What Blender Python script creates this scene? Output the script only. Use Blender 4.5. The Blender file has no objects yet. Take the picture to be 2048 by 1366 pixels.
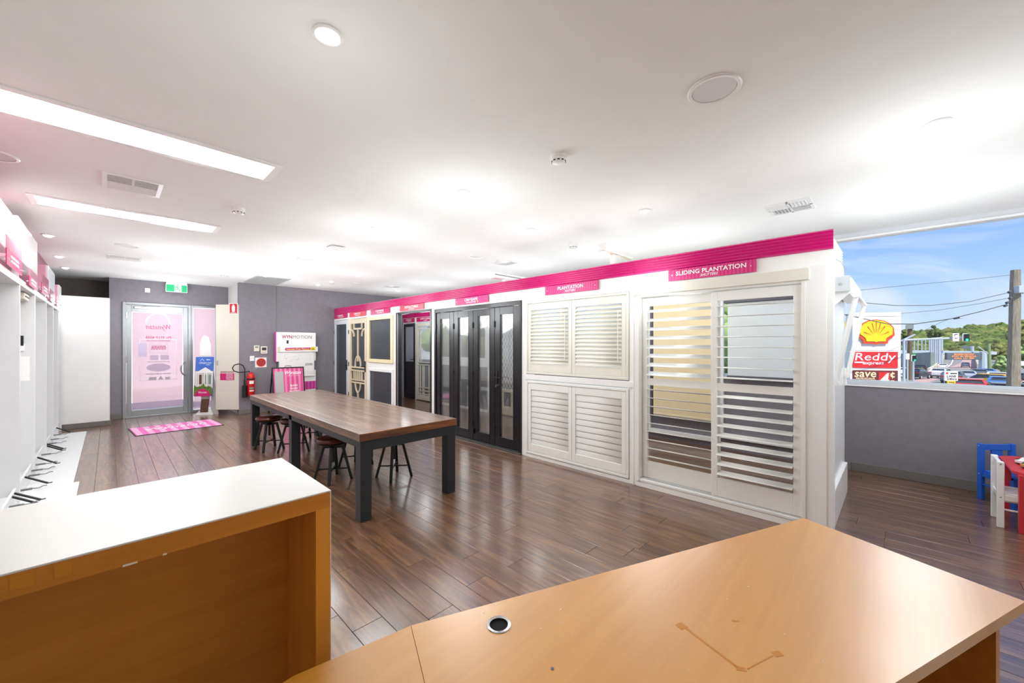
import bpy, math, random
from mathutils import Vector, Matrix

random.seed(7)
SC = bpy.context.scene
COL = SC.collection
PI = math.pi

# ------------------------------------------------------------------ camera
YAW, FOC, CAMH = -0.796, 789.0, 1.5
cam_d = bpy.data.cameras.new('camera')
cam_d.sensor_fit = 'HORIZONTAL'
cam_d.sensor_width = 36.0
cam_d.lens = 36.0 * FOC / 2048.0
cam_d.shift_y = 6.5 / 2048.0
cam_d.clip_end = 2000
cam = bpy.data.objects.new('camera', cam_d)
cam.location = (0, 0, CAMH)
cam.rotation_euler = (PI / 2, 0, YAW)
COL.objects.link(cam)
SC.camera = cam

# ------------------------------------------------------------------ world
W = bpy.data.worlds.new('sky')
SC.world = W
W.use_nodes = True
nt = W.node_tree
nt.nodes.clear()
def wn(t): return nt.nodes.new(t)
tc = wn('ShaderNodeTexCoord')
sep = wn('ShaderNodeSeparateXYZ'); nt.links.new(tc.outputs['Generated'], sep.inputs[0])
ramp = wn('ShaderNodeValToRGB'); nt.links.new(sep.outputs['Z'], ramp.inputs[0])
cr = ramp.color_ramp
cr.elements[0].position = 0.0; cr.elements[0].color = (0.66, 0.81, 0.98, 1)
cr.elements[1].position = 0.62; cr.elements[1].color = (0.10, 0.30, 0.86, 1)
e = cr.elements.new(0.13); e.color = (0.40, 0.64, 0.99, 1)
e = cr.elements.new(0.27); e.color = (0.16, 0.40, 0.97, 1)
mp = wn('ShaderNodeMapping'); mp.inputs['Scale'].default_value = (3.0, 3.0, 8.0); mp.inputs['Location'].default_value = (2.1, 0.4, 0.3)
nt.links.new(tc.outputs['Generated'], mp.inputs[0])
ns = wn('ShaderNodeTexNoise'); ns.inputs['Scale'].default_value = 1.3; ns.inputs['Detail'].default_value = 9; ns.inputs['Roughness'].default_value = 0.56; ns.inputs['Distortion'].default_value = 0.9
nt.links.new(mp.outputs[0], ns.inputs['Vector'])
cr2 = wn('ShaderNodeValToRGB'); nt.links.new(ns.outputs[0], cr2.inputs[0])
cr2.color_ramp.elements[0].position = 0.43; cr2.color_ramp.elements[0].color = (0, 0, 0, 1)
cr2.color_ramp.elements[1].position = 0.72; cr2.color_ramp.elements[1].color = (0.9, 0.9, 0.9, 1)
mx = wn('ShaderNodeMixRGB'); mx.inputs[2].default_value = (0.90, 0.94, 1.0, 1)
nt.links.new(cr2.outputs[0], mx.inputs[0]); nt.links.new(ramp.outputs[0], mx.inputs[1])
bg = wn('ShaderNodeBackground'); bg.inputs[1].default_value = 1.0
nt.links.new(mx.outputs[0], bg.inputs[0])
wo = wn('ShaderNodeOutputWorld'); nt.links.new(bg.outputs[0], wo.inputs[0])

# ------------------------------------------------------------------ sun
sd = bpy.data.lights.new('sun', 'SUN'); sd.energy = 5.5; sd.angle = math.radians(1.2); sd.color = (1.0, 0.96, 0.9)
so = bpy.data.objects.new('sun', sd); COL.objects.link(so)
so.rotation_euler = (-Vector((-0.45, -0.65, 1.0))).to_track_quat('-Z', 'Y').to_euler()
so.location = (-20, -30, 50)

# ------------------------------------------------------------------ exposure
vs = SC.view_settings
vs.view_transform = 'Standard'; vs.look = 'None'; vs.exposure = 0.03; vs.gamma = 1.0; vs.use_curve_mapping = False
cy = SC.cycles
cy.max_bounces = 10; cy.diffuse_bounces = 6; cy.glossy_bounces = 5; cy.transmission_bounces = 6; cy.transparent_max_bounces = 24
cy.caustics_reflective = False; cy.caustics_refractive = False
cy.use_denoising = True
DOWN_W, PANEL_W = 14.0, 35.0      # lamp powers (watts)

# ------------------------------------------------------------------ materials
def lin(c):
    return tuple((x / 12.92 if x <= 0.04045 else ((x + 0.055) / 1.055) ** 2.4) for x in c)
def hx(s):
    s = s.lstrip('#')
    return lin([int(s[i:i + 2], 16) / 255 for i in (0, 2, 4)])
MATS = {}
def M(name, col, rough=0.5, metal=0.0, spec=0.5, coat=0.0, var=0.04, scale=6.0, bump=0.0, bscale=40.0, emit=0.0, stretch=None):
    """procedural surface: base colour with a little noise, optional fine relief"""
    m = bpy.data.materials.new(name); m.use_nodes = True
    n = m.node_tree; b = n.nodes['Principled BSDF']
    c = hx(col) if isinstance(col, str) else col
    t = n.nodes.new('ShaderNodeTexCoord')
    mp = n.nodes.new('ShaderNodeMapping'); n.links.new(t.outputs['Object'], mp.inputs[0])
    if stretch: mp.inputs['Scale'].default_value = stretch
    nz = n.nodes.new('ShaderNodeTexNoise'); nz.inputs['Scale'].default_value = scale; nz.inputs['Detail'].default_value = 5
    n.links.new(mp.outputs[0], nz.inputs['Vector'])
    r = n.nodes.new('ShaderNodeValToRGB'); n.links.new(nz.outputs[0], r.inputs[0])
    r.color_ramp.elements[0].position = 0.3; r.color_ramp.elements[1].position = 0.7
    r.color_ramp.elements[0].color = tuple(max(0, x * (1 - var)) for x in c) + (1,)
    r.color_ramp.elements[1].color = tuple(min(1, x * (1 + var)) for x in c) + (1,)
    n.links.new(r.outputs[0], b.inputs['Base Color'])
    b.inputs['Roughness'].default_value = rough
    b.inputs['Metallic'].default_value = metal
    b.inputs['Specular IOR Level'].default_value = spec
    b.inputs['Coat Weight'].default_value = coat
    b.inputs['Coat Roughness'].default_value = 0.08
    if bump:
        n2 = n.nodes.new('ShaderNodeTexNoise'); n2.inputs['Scale'].default_value = bscale; n2.inputs['Detail'].default_value = 6
        n.links.new(mp.outputs[0], n2.inputs['Vector'])
        bp = n.nodes.new('ShaderNodeBump'); bp.inputs['Strength'].default_value = bump; bp.inputs['Distance'].default_value = 0.01
        n.links.new(n2.outputs[0], bp.inputs['Height']); n.links.new(bp.outputs[0], b.inputs['Normal'])
    if emit:
        b.inputs['Emission Color'].default_value = c + (1,); b.inputs['Emission Strength'].default_value = emit
    MATS[name] = m
    return m
def sheer(name, col, opacity, rough=0.5, gloss=0.0, trans=0.0, tint=None):
    """see-through sheet: transparent mixed with a coloured diffuse or translucent film and a faint reflection"""
    m = bpy.data.materials.new(name); m.use_nodes = True
    n = m.node_tree; n.nodes.clear()
    c = hx(col) if isinstance(col, str) else col
    o = n.nodes.new('ShaderNodeOutputMaterial')
    tr = n.nodes.new('ShaderNodeBsdfTransparent')
    if tint: tr.inputs[0].default_value = hx(tint) + (1,)
    nz = n.nodes.new('ShaderNodeTexNoise'); nz.inputs['Scale'].default_value = 9
    rr = n.nodes.new('ShaderNodeValToRGB'); n.links.new(nz.outputs[0], rr.inputs[0])
    rr.color_ramp.elements[0].color = tuple(x * 0.96 for x in c) + (1,); rr.color_ramp.elements[1].color = c + (1,)
    df = n.nodes.new('ShaderNodeBsdfDiffuse'); n.links.new(rr.outputs[0], df.inputs[0])
    last = df
    if trans:
        tl = n.nodes.new('ShaderNodeBsdfTranslucent'); n.links.new(rr.outputs[0], tl.inputs[0])
        mm = n.nodes.new('ShaderNodeMixShader'); mm.inputs[0].default_value = trans
        n.links.new(df.outputs[0], mm.inputs[1]); n.links.new(tl.outputs[0], mm.inputs[2]); last = mm
    mx = n.nodes.new('ShaderNodeMixShader'); mx.inputs[0].default_value = opacity
    n.links.new(tr.outputs[0], mx.inputs[1]); n.links.new(last.outputs[0], mx.inputs[2])
    gl = n.nodes.new('ShaderNodeBsdfGlossy'); gl.inputs['Roughness'].default_value = rough
    fr = n.nodes.new('ShaderNodeFresnel'); fr.inputs[0].default_value = 1.45
    mu = n.nodes.new('ShaderNodeMath'); mu.operation = 'MULTIPLY'; mu.inputs[1].default_value = gloss
    n.links.new(fr.outputs[0], mu.inputs[0])
    m2 = n.nodes.new('ShaderNodeMixShader'); n.links.new(mu.outputs[0], m2.inputs[0])
    n.links.new(mx.outputs[0], m2.inputs[1]); n.links.new(gl.outputs[0], m2.inputs[2])
    n.links.new(m2.outputs[0], o.inputs[0])
    MATS[name] = m
    return m
def wood(name, c1, c2, c3, along='Y', rough=0.35, spec=0.5, coat=0.0, fine=1.0, per_object=0.0, island=False, bump=0.05, crough=0.12, cior=1.5):
    """timber: stretched noise rings and streaks; per-piece tone shift"""
    m = bpy.data.materials.new(name); m.use_nodes = True
    n = m.node_tree; b = n.nodes['Principled BSDF']; L = n.links.new
    g = n.nodes.new('ShaderNodeNewGeometry')
    mp = n.nodes.new('ShaderNodeMapping')
    s = {'X': (1.1, 14, 14), 'Y': (14, 1.1, 14), 'Z': (14, 14, 1.1)}[along]
    mp.inputs['Scale'].default_value = [x * fine for x in s]
    if per_object or island:
        if island: rnd = g.outputs['Random Per Island']
        else:
            oi = n.nodes.new('ShaderNodeObjectInfo'); rnd = oi.outputs['Random']
        ml = n.nodes.new('ShaderNodeMath'); ml.operation = 'MULTIPLY'; ml.inputs[1].default_value = 37.0; L(rnd, ml.inputs[0])
        va = n.nodes.new('ShaderNodeVectorMath'); va.operation = 'ADD'; L(g.outputs['Position'], va.inputs[0]); L(ml.outputs[0], va.inputs[1])
        L(va.outputs[0], mp.inputs[0])
    else: L(g.outputs['Position'], mp.inputs[0])
    nz = n.nodes.new('ShaderNodeTexNoise'); nz.inputs['Scale'].default_value = 1.6; nz.inputs['Detail'].default_value = 8; nz.inputs['Roughness'].default_value = 0.62; nz.inputs['Distortion'].default_value = 1.1
    L(mp.outputs[0], nz.inputs['Vector'])
    r = n.nodes.new('ShaderNodeValToRGB'); L(nz.outputs[0], r.inputs[0])
    r.color_ramp.elements[0].position = 0.32; r.color_ramp.elements[0].color = c1 + (1,)
    r.color_ramp.elements[1].position = 0.72; r.color_ramp.elements[1].color = c3 + (1,)
    e = r.color_ramp.elements.new(0.5); e.color = c2 + (1,)
    out = r.outputs[0]
    if per_object or island:
        mr = n.nodes.new('ShaderNodeMapRange'); L(rnd, mr.inputs[0]); mr.inputs[3].default_value = 1 - (per_object or 0.12); mr.inputs[4].default_value = 1 + (per_object or 0.12)
        hsv = n.nodes.new('ShaderNodeHueSaturation'); L(mr.outputs[0], hsv.inputs['Value']); L(out, hsv.inputs['Color']); out = hsv.outputs[0]
    L(out, b.inputs['Base Color'])
    b.inputs['Roughness'].default_value = rough; b.inputs['Specular IOR Level'].default_value = spec
    b.inputs['Coat Weight'].default_value = coat; b.inputs['Coat Roughness'].default_value = crough; b.inputs['Coat IOR'].default_value = cior
    if bump:
        bp = n.nodes.new('ShaderNodeBump'); bp.inputs['Strength'].default_value = bump; bp.inputs['Distance'].default_value = 0.004
        L(nz.outputs[0], bp.inputs['Height']); L(bp.outputs[0], b.inputs['Normal'])
    MATS[name] = m
    return m
def stripes(name, ca, cb, axis, freq, rough=0.4, soft=0.1):
    """printed vertical stripes along one object axis"""
    m = bpy.data.materials.new(name); m.use_nodes = True
    n = m.node_tree; b = n.nodes['Principled BSDF']; L = n.links.new
    t = n.nodes.new('ShaderNodeTexCoord'); sp = n.nodes.new('ShaderNodeSeparateXYZ'); L(t.outputs['Object'], sp.inputs[0])
    mu = n.nodes.new('ShaderNodeMath'); mu.operation = 'MULTIPLY'; mu.inputs[1].default_value = freq; L(sp.outputs[axis], mu.inputs[0])
    fr = n.nodes.new('ShaderNodeMath'); fr.operation = 'PINGPONG'; fr.inputs[1].default_value = 1.0; L(mu.outputs[0], fr.inputs[0])
    r = n.nodes.new('ShaderNodeValToRGB'); L(fr.outputs[0], r.inputs[0])
    r.color_ramp.elements[0].position = 0.5 - soft; r.color_ramp.elements[0].color = hx(ca) + (1,)
    r.color_ramp.elements[1].position = 0.5 + soft; r.color_ramp.elements[1].color = hx(cb) + (1,)
    L(r.outputs[0], b.inputs['Base Color']); b.inputs['Roughness'].default_value = rough
    MATS[name] = m
    return m

M('ceiling_paint', '#f7f7f6', 0.9, spec=0.2, var=0.01)
M('white_paint', '#f4f4f2', 0.45, var=0.015)
M('bay_white', '#dcddde', 0.5, var=0.015)
M('white_gloss', '#f6f6f5', 0.25, var=0.01)
M('shutter_white', '#f1f0ec', 0.35, var=0.015)
M('shutter_cream', '#ebe8dc', 0.4, var=0.02)
M('grey_wall', '#88838b', 0.75, spec=0.3, var=0.06, scale=14, bump=0.08, bscale=260)
M('grey_wall_dark', '#746b66', 0.75, spec=0.3, var=0.06, scale=14, bump=0.08, bscale=260)
M('grey_trim', '#77726f', 0.5, var=0.03)
M('return_paint', '#d9d7d5', 0.8, var=0.02)
M('aluminium', '#a5a8ab', 0.35, metal=0.6, var=0.03)
M('alu_dark', '#6d7073', 0.4, metal=0.5)
M('sill_grey', '#d3d7dc', 0.4, var=0.02)
M('chrome', '#d8dadc', 0.15, metal=1.0)
M('black_alu', '#17141a', 0.28, coat=0.15, var=0.1)
M('black_plastic', '#121214', 0.4)
M('rubber', '#1a1a1b', 0.7)
M('pink', '#d0126f', 0.28, coat=0.2, var=0.02)
M('fascia_pink', '#d4127a', 0.22, coat=0.8, var=0.02)
M('pink_gloss', '#cb1069', 0.3, coat=0.15, var=0.02)
M('coral', '#ee4a63', 0.3, var=0.02)  # magenta sign boards, with a reflection's red tint put into the colour
M('pale_pink', '#f3b7cd', 0.35, var=0.02)
M('letter_white', '#fbfbfb', 0.5, var=0.0)
M('letter_dark', '#3a3a3c', 0.5, var=0.0)
M('letter_grey', '#7c7a78', 0.5, var=0.0)
M('letter_mag', '#a8185c', 0.5, var=0.0)
M('cream', '#e3d5ba', 0.4, var=0.02)
M('cream_pale', '#efe2b8', 0.4, var=0.02)
M('cream_door', '#ded8cb', 0.5, var=0.015)
M('steel_dark', '#2e3134', 0.4, metal=0.3, spec=0.4, var=0.12, scale=5)
M('stool_black', '#15171a', 0.4, metal=0.2, var=0.1)
M('leather', '#4e1d14', 0.28, coat=0.35, var=0.35, scale=5, bump=0.1, bscale=70)
M('red_plastic', '#d4151c', 0.35, coat=0.2)
M('red_paint', '#d2363f', 0.35, var=0.03)
M('blue_paint', '#1e62cf', 0.35, var=0.03)
M('green_sign', '#17b978', 0.4, emit=0.35)
M('plastic_cream', '#e6e0cf', 0.45)
M('lcd', '#7f958f', 0.3)
M('paper', '#f3f3f1', 0.7, var=0.01)
M('magenta', '#cf2a96', 0.4)
M('yellow', '#f4e21c', 0.4)
M('board_brown', '#5f4334', 0.5, var=0.05)
M('hair_orange', '#dd7a2b', 0.6, var=0.05)
M('charcoal', '#3b3437', 0.6)
M('poster_blue', '#4a73cf', 0.4, var=0.12, scale=3)
M('poster_stone', '#cfccc4', 0.5, var=0.12, scale=8)
M('poster_green', '#5d7a2c', 0.6, var=0.5, scale=30)
M('wood_light', '#cf9d63', 0.5, var=0.1, scale=10)
M('grille', '#b9b9b9', 0.6, var=0.03)
M('grille_mid', '#e3e3e3', 0.6, var=0.02)
M('void', '#0a0a0b', 0.9)
M('back_panel', '#5f656d', 0.4, var=0.04)
M('blind_cream', '#f0ddb3', 0.7, var=0.02)
M('cassette_grey', '#5b5962', 0.45)
# outdoors
M('asphalt', '#86847f', 0.9, var=0.12, scale=0.8)
M('footpath', '#cbc6bb', 0.9, var=0.1, scale=0.7)
M('concrete', '#c4bca6', 0.9, var=0.15, scale=0.4)
M('concrete_grey', '#8f9a92', 0.9, var=0.12, scale=0.3)
M('road_red', '#b8968e', 0.9, var=0.1)
M('road_white', '#e9e7e2', 0.8)
M('hill_green', '#5d6f38', 0.95, spec=0.1, var=0.55, scale=0.09, bump=1.0, bscale=0.8)
M('leaf_dark', '#5a6a38', 0.9, spec=0.1, var=0.6, scale=0.35, bump=1.0, bscale=1.2)
M('leaf_bright', '#8ea364', 0.9, spec=0.1, var=0.5, scale=0.8, bump=1.0, bscale=5.0)
M('leaf_olive', '#737744', 0.9, spec=0.1, var=0.5, scale=0.5, bump=1.0, bscale=2.0)
M('trunk', '#6b5a46', 0.9, var=0.2)
M('pole_wood', '#8f8674', 0.9, var=0.35, scale=7, stretch=(6, 6, 0.5), bump=0.3, bscale=12)
M('pole_green', '#8aa06a', 0.8)
M('galv', '#bac5cd', 0.45, metal=0.1)
M('sign_white', '#f4f2ef', 0.5, var=0.015)
M('sign_red', '#e01f26', 0.4, var=0.02)
M('sign_redorange', '#df4a26', 0.4)
M('sign_yellow', '#fbd414', 0.4, var=0.02)
M('sign_brown', '#6a2325', 0.4)
M('sign_tan', '#ecd9a8', 0.5)
M('sign_green', '#1f8f5a', 0.4)
M('led_panel', '#5c686d', 0.5)
M('led_orange', '#ff8a3c', 0.5, emit=0.9)
M('signal_black', '#1a1c1c', 0.5)
M('signal_green', '#19e59a', 0.4, emit=1.6)
M('car_red', '#c8332f', 0.3, coat=0.5, var=0.02)
M('car_blue', '#3f74b5', 0.3, coat=0.5, var=0.02)
M('car_white', '#e9e9e8', 0.3, coat=0.5, var=0.01)
M('car_silver', '#b6bdc4', 0.3, metal=0.3, coat=0.5)
M('car_black', '#22262b', 0.3, coat=0.5)
M('car_grey', '#5a636b', 0.3, coat=0.5)
M('car_yellow', '#e0a71c', 0.35, coat=0.3)
M('car_glass', '#2b3238', 0.1, coat=0.5)
M('tail_light', '#b3141a', 0.3)
M('wire', '#4a4d50', 0.6)

sheer('window_glass', '#e8f0f2', 0.015, 0.02, 0.0)
sheer('door_glass', '#e8ecee', 0.05, 0.04, 0.7)
sheer('mesh_screen', '#4b5057', 0.66, 0.3, 0.25)
sheer('mesh_light', '#c9ccd0', 0.30, 0.3, 0.2)
sheer('pink_film', '#ffe8ee', 0.40, 0.15, 0.02, trans=0.8, tint='#fff2f5')
sheer('blind_screen', '#fbfcfa', 0.74, 0.5, 0.0, trans=0.3)
sheer('acrylic_pink', '#f8c8d9', 0.75, 0.1, 0.3, trans=0.7)
wood('floor_wood', hx('#4b3324'), hx('#6d4c36'), hx('#946f4d'), 'Y', 0.35, 0.5, 0.9, crough=0.17, cior=1.62, per_object=0.12)
wood('floor_wood_small', hx('#4b3324'), hx('#6d4c36'), hx('#946f4d'), 'Y', 0.35, 0.5, 0.9, crough=0.17, cior=1.62, island=True)
wood('table_wood', hx('#3d281a'), hx('#6e4f38'), hx('#94745a'), 'Y', 0.33, 0.6, 0.35, per_object=0.14, bump=0.25)
wood('table_edge', hx('#3d2011'), hx('#7a4520'), hx('#a5673a'), 'X', 0.3, 0.5, 0.2, bump=0.1)
wood('desk_wood', hx('#d79022'), hx('#dd9728'), hx('#e39f30'), 'X', 0.45, 0.4, 0.85, fine=0.5, bump=0.0, crough=0.26, cior=1.95)
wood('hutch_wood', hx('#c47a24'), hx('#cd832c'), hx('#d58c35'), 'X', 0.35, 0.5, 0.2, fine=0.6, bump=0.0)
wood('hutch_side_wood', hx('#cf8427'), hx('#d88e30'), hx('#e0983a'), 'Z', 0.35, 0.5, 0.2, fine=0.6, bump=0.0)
M('joint_glint', '#a98d70', 0.7)  # light tan stands in for the plank grooves catching light
M('laminate_white', '#e4e5e1', 0.35, var=0.01)
stripes('pink_stripe', '#e2438f', '#ef86b4', 0, 22)
stripes('pink_stripe_y', '#d0186f', '#dc3c86', 1, 62, 0.35, 0.2)
stripes('mat_stripe', '#e774b8', '#f3b3d6', 0, 13, 0.9, 0.05)
stripes('magenta_stripe', '#cf2a96', '#dd5bb0', 0, 26)

# ------------------------------------------------------------------ mesh helpers
ROOTS = {}
def inv_of(o):
    if o is None: return Matrix.Identity(4)
    return ROOTS[o.name]
def world_of(o):
    return Matrix.LocRotScale(o.location, o.rotation_euler, Vector((1, 1, 1)))
BOXF = [(0, 3, 2, 1), (4, 5, 6, 7), (0, 1, 5, 4), (1, 2, 6, 5), (2, 3, 7, 6), (3, 0, 4, 7)]
class MB:
    def __init__(s): s.v = []; s.f = []
    def add(s, vs, fs):
        n = len(s.v); s.v += [tuple(x) for x in vs]; s.f += [tuple(i + n for i in f) for f in fs]; return s
    def obox(s, c, ux, uy, uz, hx_, hy, hz, b=0.0):
        c = Vector(c); ux, uy, uz = Vector(ux), Vector(uy), Vector(uz)
        if b <= 0:
            P = [c + ux * (a * hx_) + uy * (d * hy) + uz * (e * hz) for e in (-1, 1) for a, d in ((-1, -1), (1, -1), (1, 1), (-1, 1))]
            return s.add(P, BOXF)
        b = min(b, hx_ * 0.9, hy * 0.9, hz * 0.9)
        idx = {}; P = []
        for sx in (-1, 1):
            for sy in (-1, 1):
                for sz in (-1, 1):
                    for ax in range(3):
                        q = [hx_ - b, hy - b, hz - b]; q[ax] = (hx_, hy, hz)[ax]
                        idx[(sx, sy, sz, ax)] = len(P)
                        P.append(c + ux * (sx * q[0]) + uy * (sy * q[1]) + uz * (sz * q[2]))
        F = []
        for ax in range(3):
            o1, o2 = [(1, 2), (2, 0), (0, 1)][ax]
            for sg in (-1, 1):
                r = []
                for p, q in ((-1, -1), (1, -1), (1, 1), (-1, 1)):
                    k = [0, 0, 0]; k[ax] = sg; k[o1] = p; k[o2] = q; r.append(idx[(k[0], k[1], k[2], ax)])
                F.append(tuple(r) if sg > 0 else tuple(reversed(r)))
        for ax in range(3):
            o1, o2 = [(1, 2), (2, 0), (0, 1)][ax]
            for p in (-1, 1):
                for q in (-1, 1):
                    r = []
                    for sg, w in ((-1, o1), (1, o1), (1, o2), (-1, o2)):
                        k = [0, 0, 0]; k[ax] = sg; k[o1] = p; k[o2] = q; r.append(idx[(k[0], k[1], k[2], w)])
                    F.append(tuple(r) if p * q < 0 else tuple(reversed(r)))
        for sx in (-1, 1):
            for sy in (-1, 1):
                for sz in (-1, 1):
                    r = [idx[(sx, sy, sz, a)] for a in range(3)]
                    F.append(tuple(r) if sx * sy * sz > 0 else tuple(reversed(r)))
        return s.add(P, F)
    def box(s, x0, x1, y0, y1, z0, z1, b=0.0):
        return s.obox(((x0 + x1) / 2, (y0 + y1) / 2, (z0 + z1) / 2), (1, 0, 0), (0, 1, 0), (0, 0, 1), abs(x1 - x0) / 2, abs(y1 - y0) / 2, abs(z1 - z0) / 2, b)
    def bar(s, p0, p1, w, h, up=(0, 0, 1), b=0.0):
        p0, p1 = Vector(p0), Vector(p1); d = (p1 - p0); L = d.length; d.normalize()
        up = Vector(up)
        if abs(d.dot(up)) > 0.99: up = Vector((1, 0, 0))
        sx = d.cross(up).normalized(); u = sx.cross(d).normalized()
        return s.obox((p0 + p1) / 2, d, sx, u, L / 2, w / 2, h / 2, b)
    def cyl(s, p0, p1, r0, r1=None, n=16, caps=True):
        r1 = r0 if r1 is None else r1
        p0, p1 = Vector(p0), Vector(p1); d = (p1 - p0).normalized()
        a = Vector((0, 0, 1)) if abs(d.z) < 0.9 else Vector((1, 0, 0))
        u = d.cross(a).normalized(); w = d.cross(u)
        P = []
        for p, r in ((p0, r0), (p1, r1)):
            for i in range(n):
                t = 2 * PI * i / n; P.append(p + u * (r * math.cos(t)) + w * (r * math.sin(t)))
        F = [(i, (i + 1) % n, n + (i + 1) % n, n + i) for i in range(n)]
        if caps: F += [tuple(reversed(range(n))), tuple(range(n, 2 * n))]
        return s.add(P, F)
    def lathe(s, prof, c=(0, 0, 0), n=20, axis='Z', caps=True):
        P = []; F = []
        for r, z in prof:
            for i in range(n):
                t = 2 * PI * i / n; a, b2 = r * math.cos(t), r * math.sin(t)
                q = {'Z': (a, b2, z), 'X': (z, a, b2), 'Y': (b2, z, a)}[axis]
                P.append((c[0] + q[0], c[1] + q[1], c[2] + q[2]))
        m = len(prof)
        for j in range(m - 1):
            for i in range(n):
                F.append((j * n + i, j * n + (i + 1) % n, (j + 1) * n + (i + 1) % n, (j + 1) * n + i))
        if caps: F.append(tuple(reversed(range(n)))); F.append(tuple(range((m - 1) * n, m * n)))
        return s.add(P, F)
    def prism(s, poly, o, u, v, w):
        """polygon in (u,v) from o, extruded by vector w"""
        o, u, v, w = Vector(o), Vector(u), Vector(v), Vector(w); n = len(poly)
        P = [o + u * a + v * b for a, b in poly] + [o + u * a + v * b + w for a, b in poly]
        F = [tuple(reversed(range(n))), tuple(range(n, 2 * n))] + [(i, (i + 1) % n, n + (i + 1) % n, n + i) for i in range(n)]
        if u.cross(v).dot(w) < 0: F = [tuple(reversed(f)) for f in F]
        return s.add(P, F)
    def tube(s, path, r, n=8):
        path = [Vector(p) for p in path]; P = []; F = []; m = len(path)
        pu = None
        for k, p in enumerate(path):
            d = (path[min(k + 1, m - 1)] - path[max(k - 1, 0)]).normalized()
            if pu is None:
                a = Vector((0, 0, 1)) if abs(d.z) < 0.9 else Vector((1, 0, 0)); u = d.cross(a).normalized()
            else: u = (pu - d * pu.dot(d)).normalized()
            pu = u; w = d.cross(u)
            for i in range(n):
                t = 2 * PI * i / n; P.append(p + u * (r * math.cos(t)) + w * (r * math.sin(t)))
        for k in range(m - 1):
            for i in range(n): F.append((k * n + i, k * n + (i + 1) % n, (k + 1) * n + (i + 1) % n, (k + 1) * n + i))
        F += [tuple(reversed(range(n))), tuple(range((m - 1) * n, m * n))]
        return s.add(P, F)
    def frame(s, axis, c0, c1, a0, a1, z0, z1, w, b=0.0, wb=None, wt=None):
        """rectangular frame in a vertical plane; axis 'X': plane X in c0..c1, a = Y; axis 'Y': plane Y, a = X"""
        wb = w if wb is None else wb; wt = w if wt is None else wt
        def bx(p0, p1, q0, q1):
            if axis == 'X': s.box(c0, c1, p0, p1, q0, q1, b)
            else: s.box(p0, p1, c0, c1, q0, q1, b)
        bx(a0, a0 + w, z0, z1); bx(a1 - w, a1, z0, z1)
        bx(a0 + w, a1 - w, z0, z0 + wb); bx(a0 + w, a1 - w, z1 - wt, z1)
        return s
    def build(s, name, mat, parent=None, smooth=False, local=False):
        me = bpy.data.meshes.new(name)
        vs = s.v
        if parent is not None and not local:
            im = inv_of(parent); vs = [tuple(im @ Vector(p)) for p in vs]
        me.from_pydata(vs, [], s.f)
        if smooth:
            for p in me.polygons: p.use_smooth = True
            me.set_sharp_from_angle(angle=math.radians(38 if smooth is True else smooth))
        me.materials.append(MATS[mat]); me.update()
        o = bpy.data.objects.new(name, me); COL.objects.link(o)
        if parent is not None:
            o.parent = parent; ROOTS[o.name] = inv_of(parent)
        else: ROOTS[o.name] = Matrix.Identity(4)
        return o
def tag(o, label, cat, group=None, kind=None):
    if label: o['label'] = label
    if cat: o['category'] = cat
    if group: o['group'] = group
    if kind: o['kind'] = kind
    return o
def T(name, label, cat, loc=(0, 0, 0), rz=0.0, group=None, kind=None):
    o = bpy.data.objects.new(name, None); COL.objects.link(o)
    o.empty_display_size = 0.1; o.location = loc; o.rotation_euler = (0, 0, rz)
    ROOTS[o.name] = world_of(o).inverted()
    return tag(o, label, cat, group, kind)
def S(name, mb, mat, parent=None, smooth=False):
    o = mb.build(name, mat, parent, smooth)
    if parent is None: o['kind'] = 'structure'
    return o
def dup(o, parent=None):
    c = o.copy(); COL.objects.link(c)
    ROOTS[c.name] = ROOTS.get(o.name, Matrix.Identity(4))
    if parent is not None: c.parent = parent
    for ch in list(o.children):
        if ch.type != 'LIGHT': dup(ch, c)
    return c
def place(o, loc, rz=0.0, label=None):
    o.location = loc; o.rotation_euler = (0, 0, rz); ROOTS[o.name] = world_of(o).inverted()
    if label: o['label'] = label
    return o
def text(s, name, mat, parent, o, right, up, width=None, height=None, shear=0.0, fat=0.0, depth=0.002, align='C', space=1.0):
    """flat lettering as a thin mesh; o = anchor (centre or start of the line), fitted to width or cap height"""
    cu = bpy.data.curves.new(name, 'FONT'); cu.body = s; cu.size = 1.0; cu.extrude = 0.0; cu.shear = shear; cu.offset = fat
    cu.resolution_u = 2; cu.space_character = space
    t = bpy.data.objects.new(name, cu); COL.objects.link(t)
    dg = bpy.context.evaluated_depsgraph_get()
    me0 = bpy.data.meshes.new_from_object(t.evaluated_get(dg))
    vs = [v.co.copy() for v in me0.vertices]; fs = [tuple(p.vertices) for p in me0.polygons]
    bpy.data.objects.remove(t); bpy.data.curves.remove(cu); bpy.data.meshes.remove(me0)
    if not vs: return None
    x0, x1 = min(v.x for v in vs), max(v.x for v in vs); y0, y1 = min(v.y for v in vs), max(v.y for v in vs)
    sx = sy = None
    if width: sx = width / (x1 - x0)
    if height: sy = height / (y1 - y0)
    sx = sx or sy; sy = sy or sx
    o, right, up = Vector(o), Vector(right).normalized(), Vector(up).normalized()
    nrm = right.cross(up)
    ox = (x0 + x1) / 2 if align == 'C' else x0
    oy = (y0 + y1) / 2
    P = [o + right * ((v.x - ox) * sx) + up * ((v.y - oy) * sy) + nrm * depth for v in vs]
    mb = MB(); mb.add(P, fs)
    return mb.build(name, mat, parent)
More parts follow.
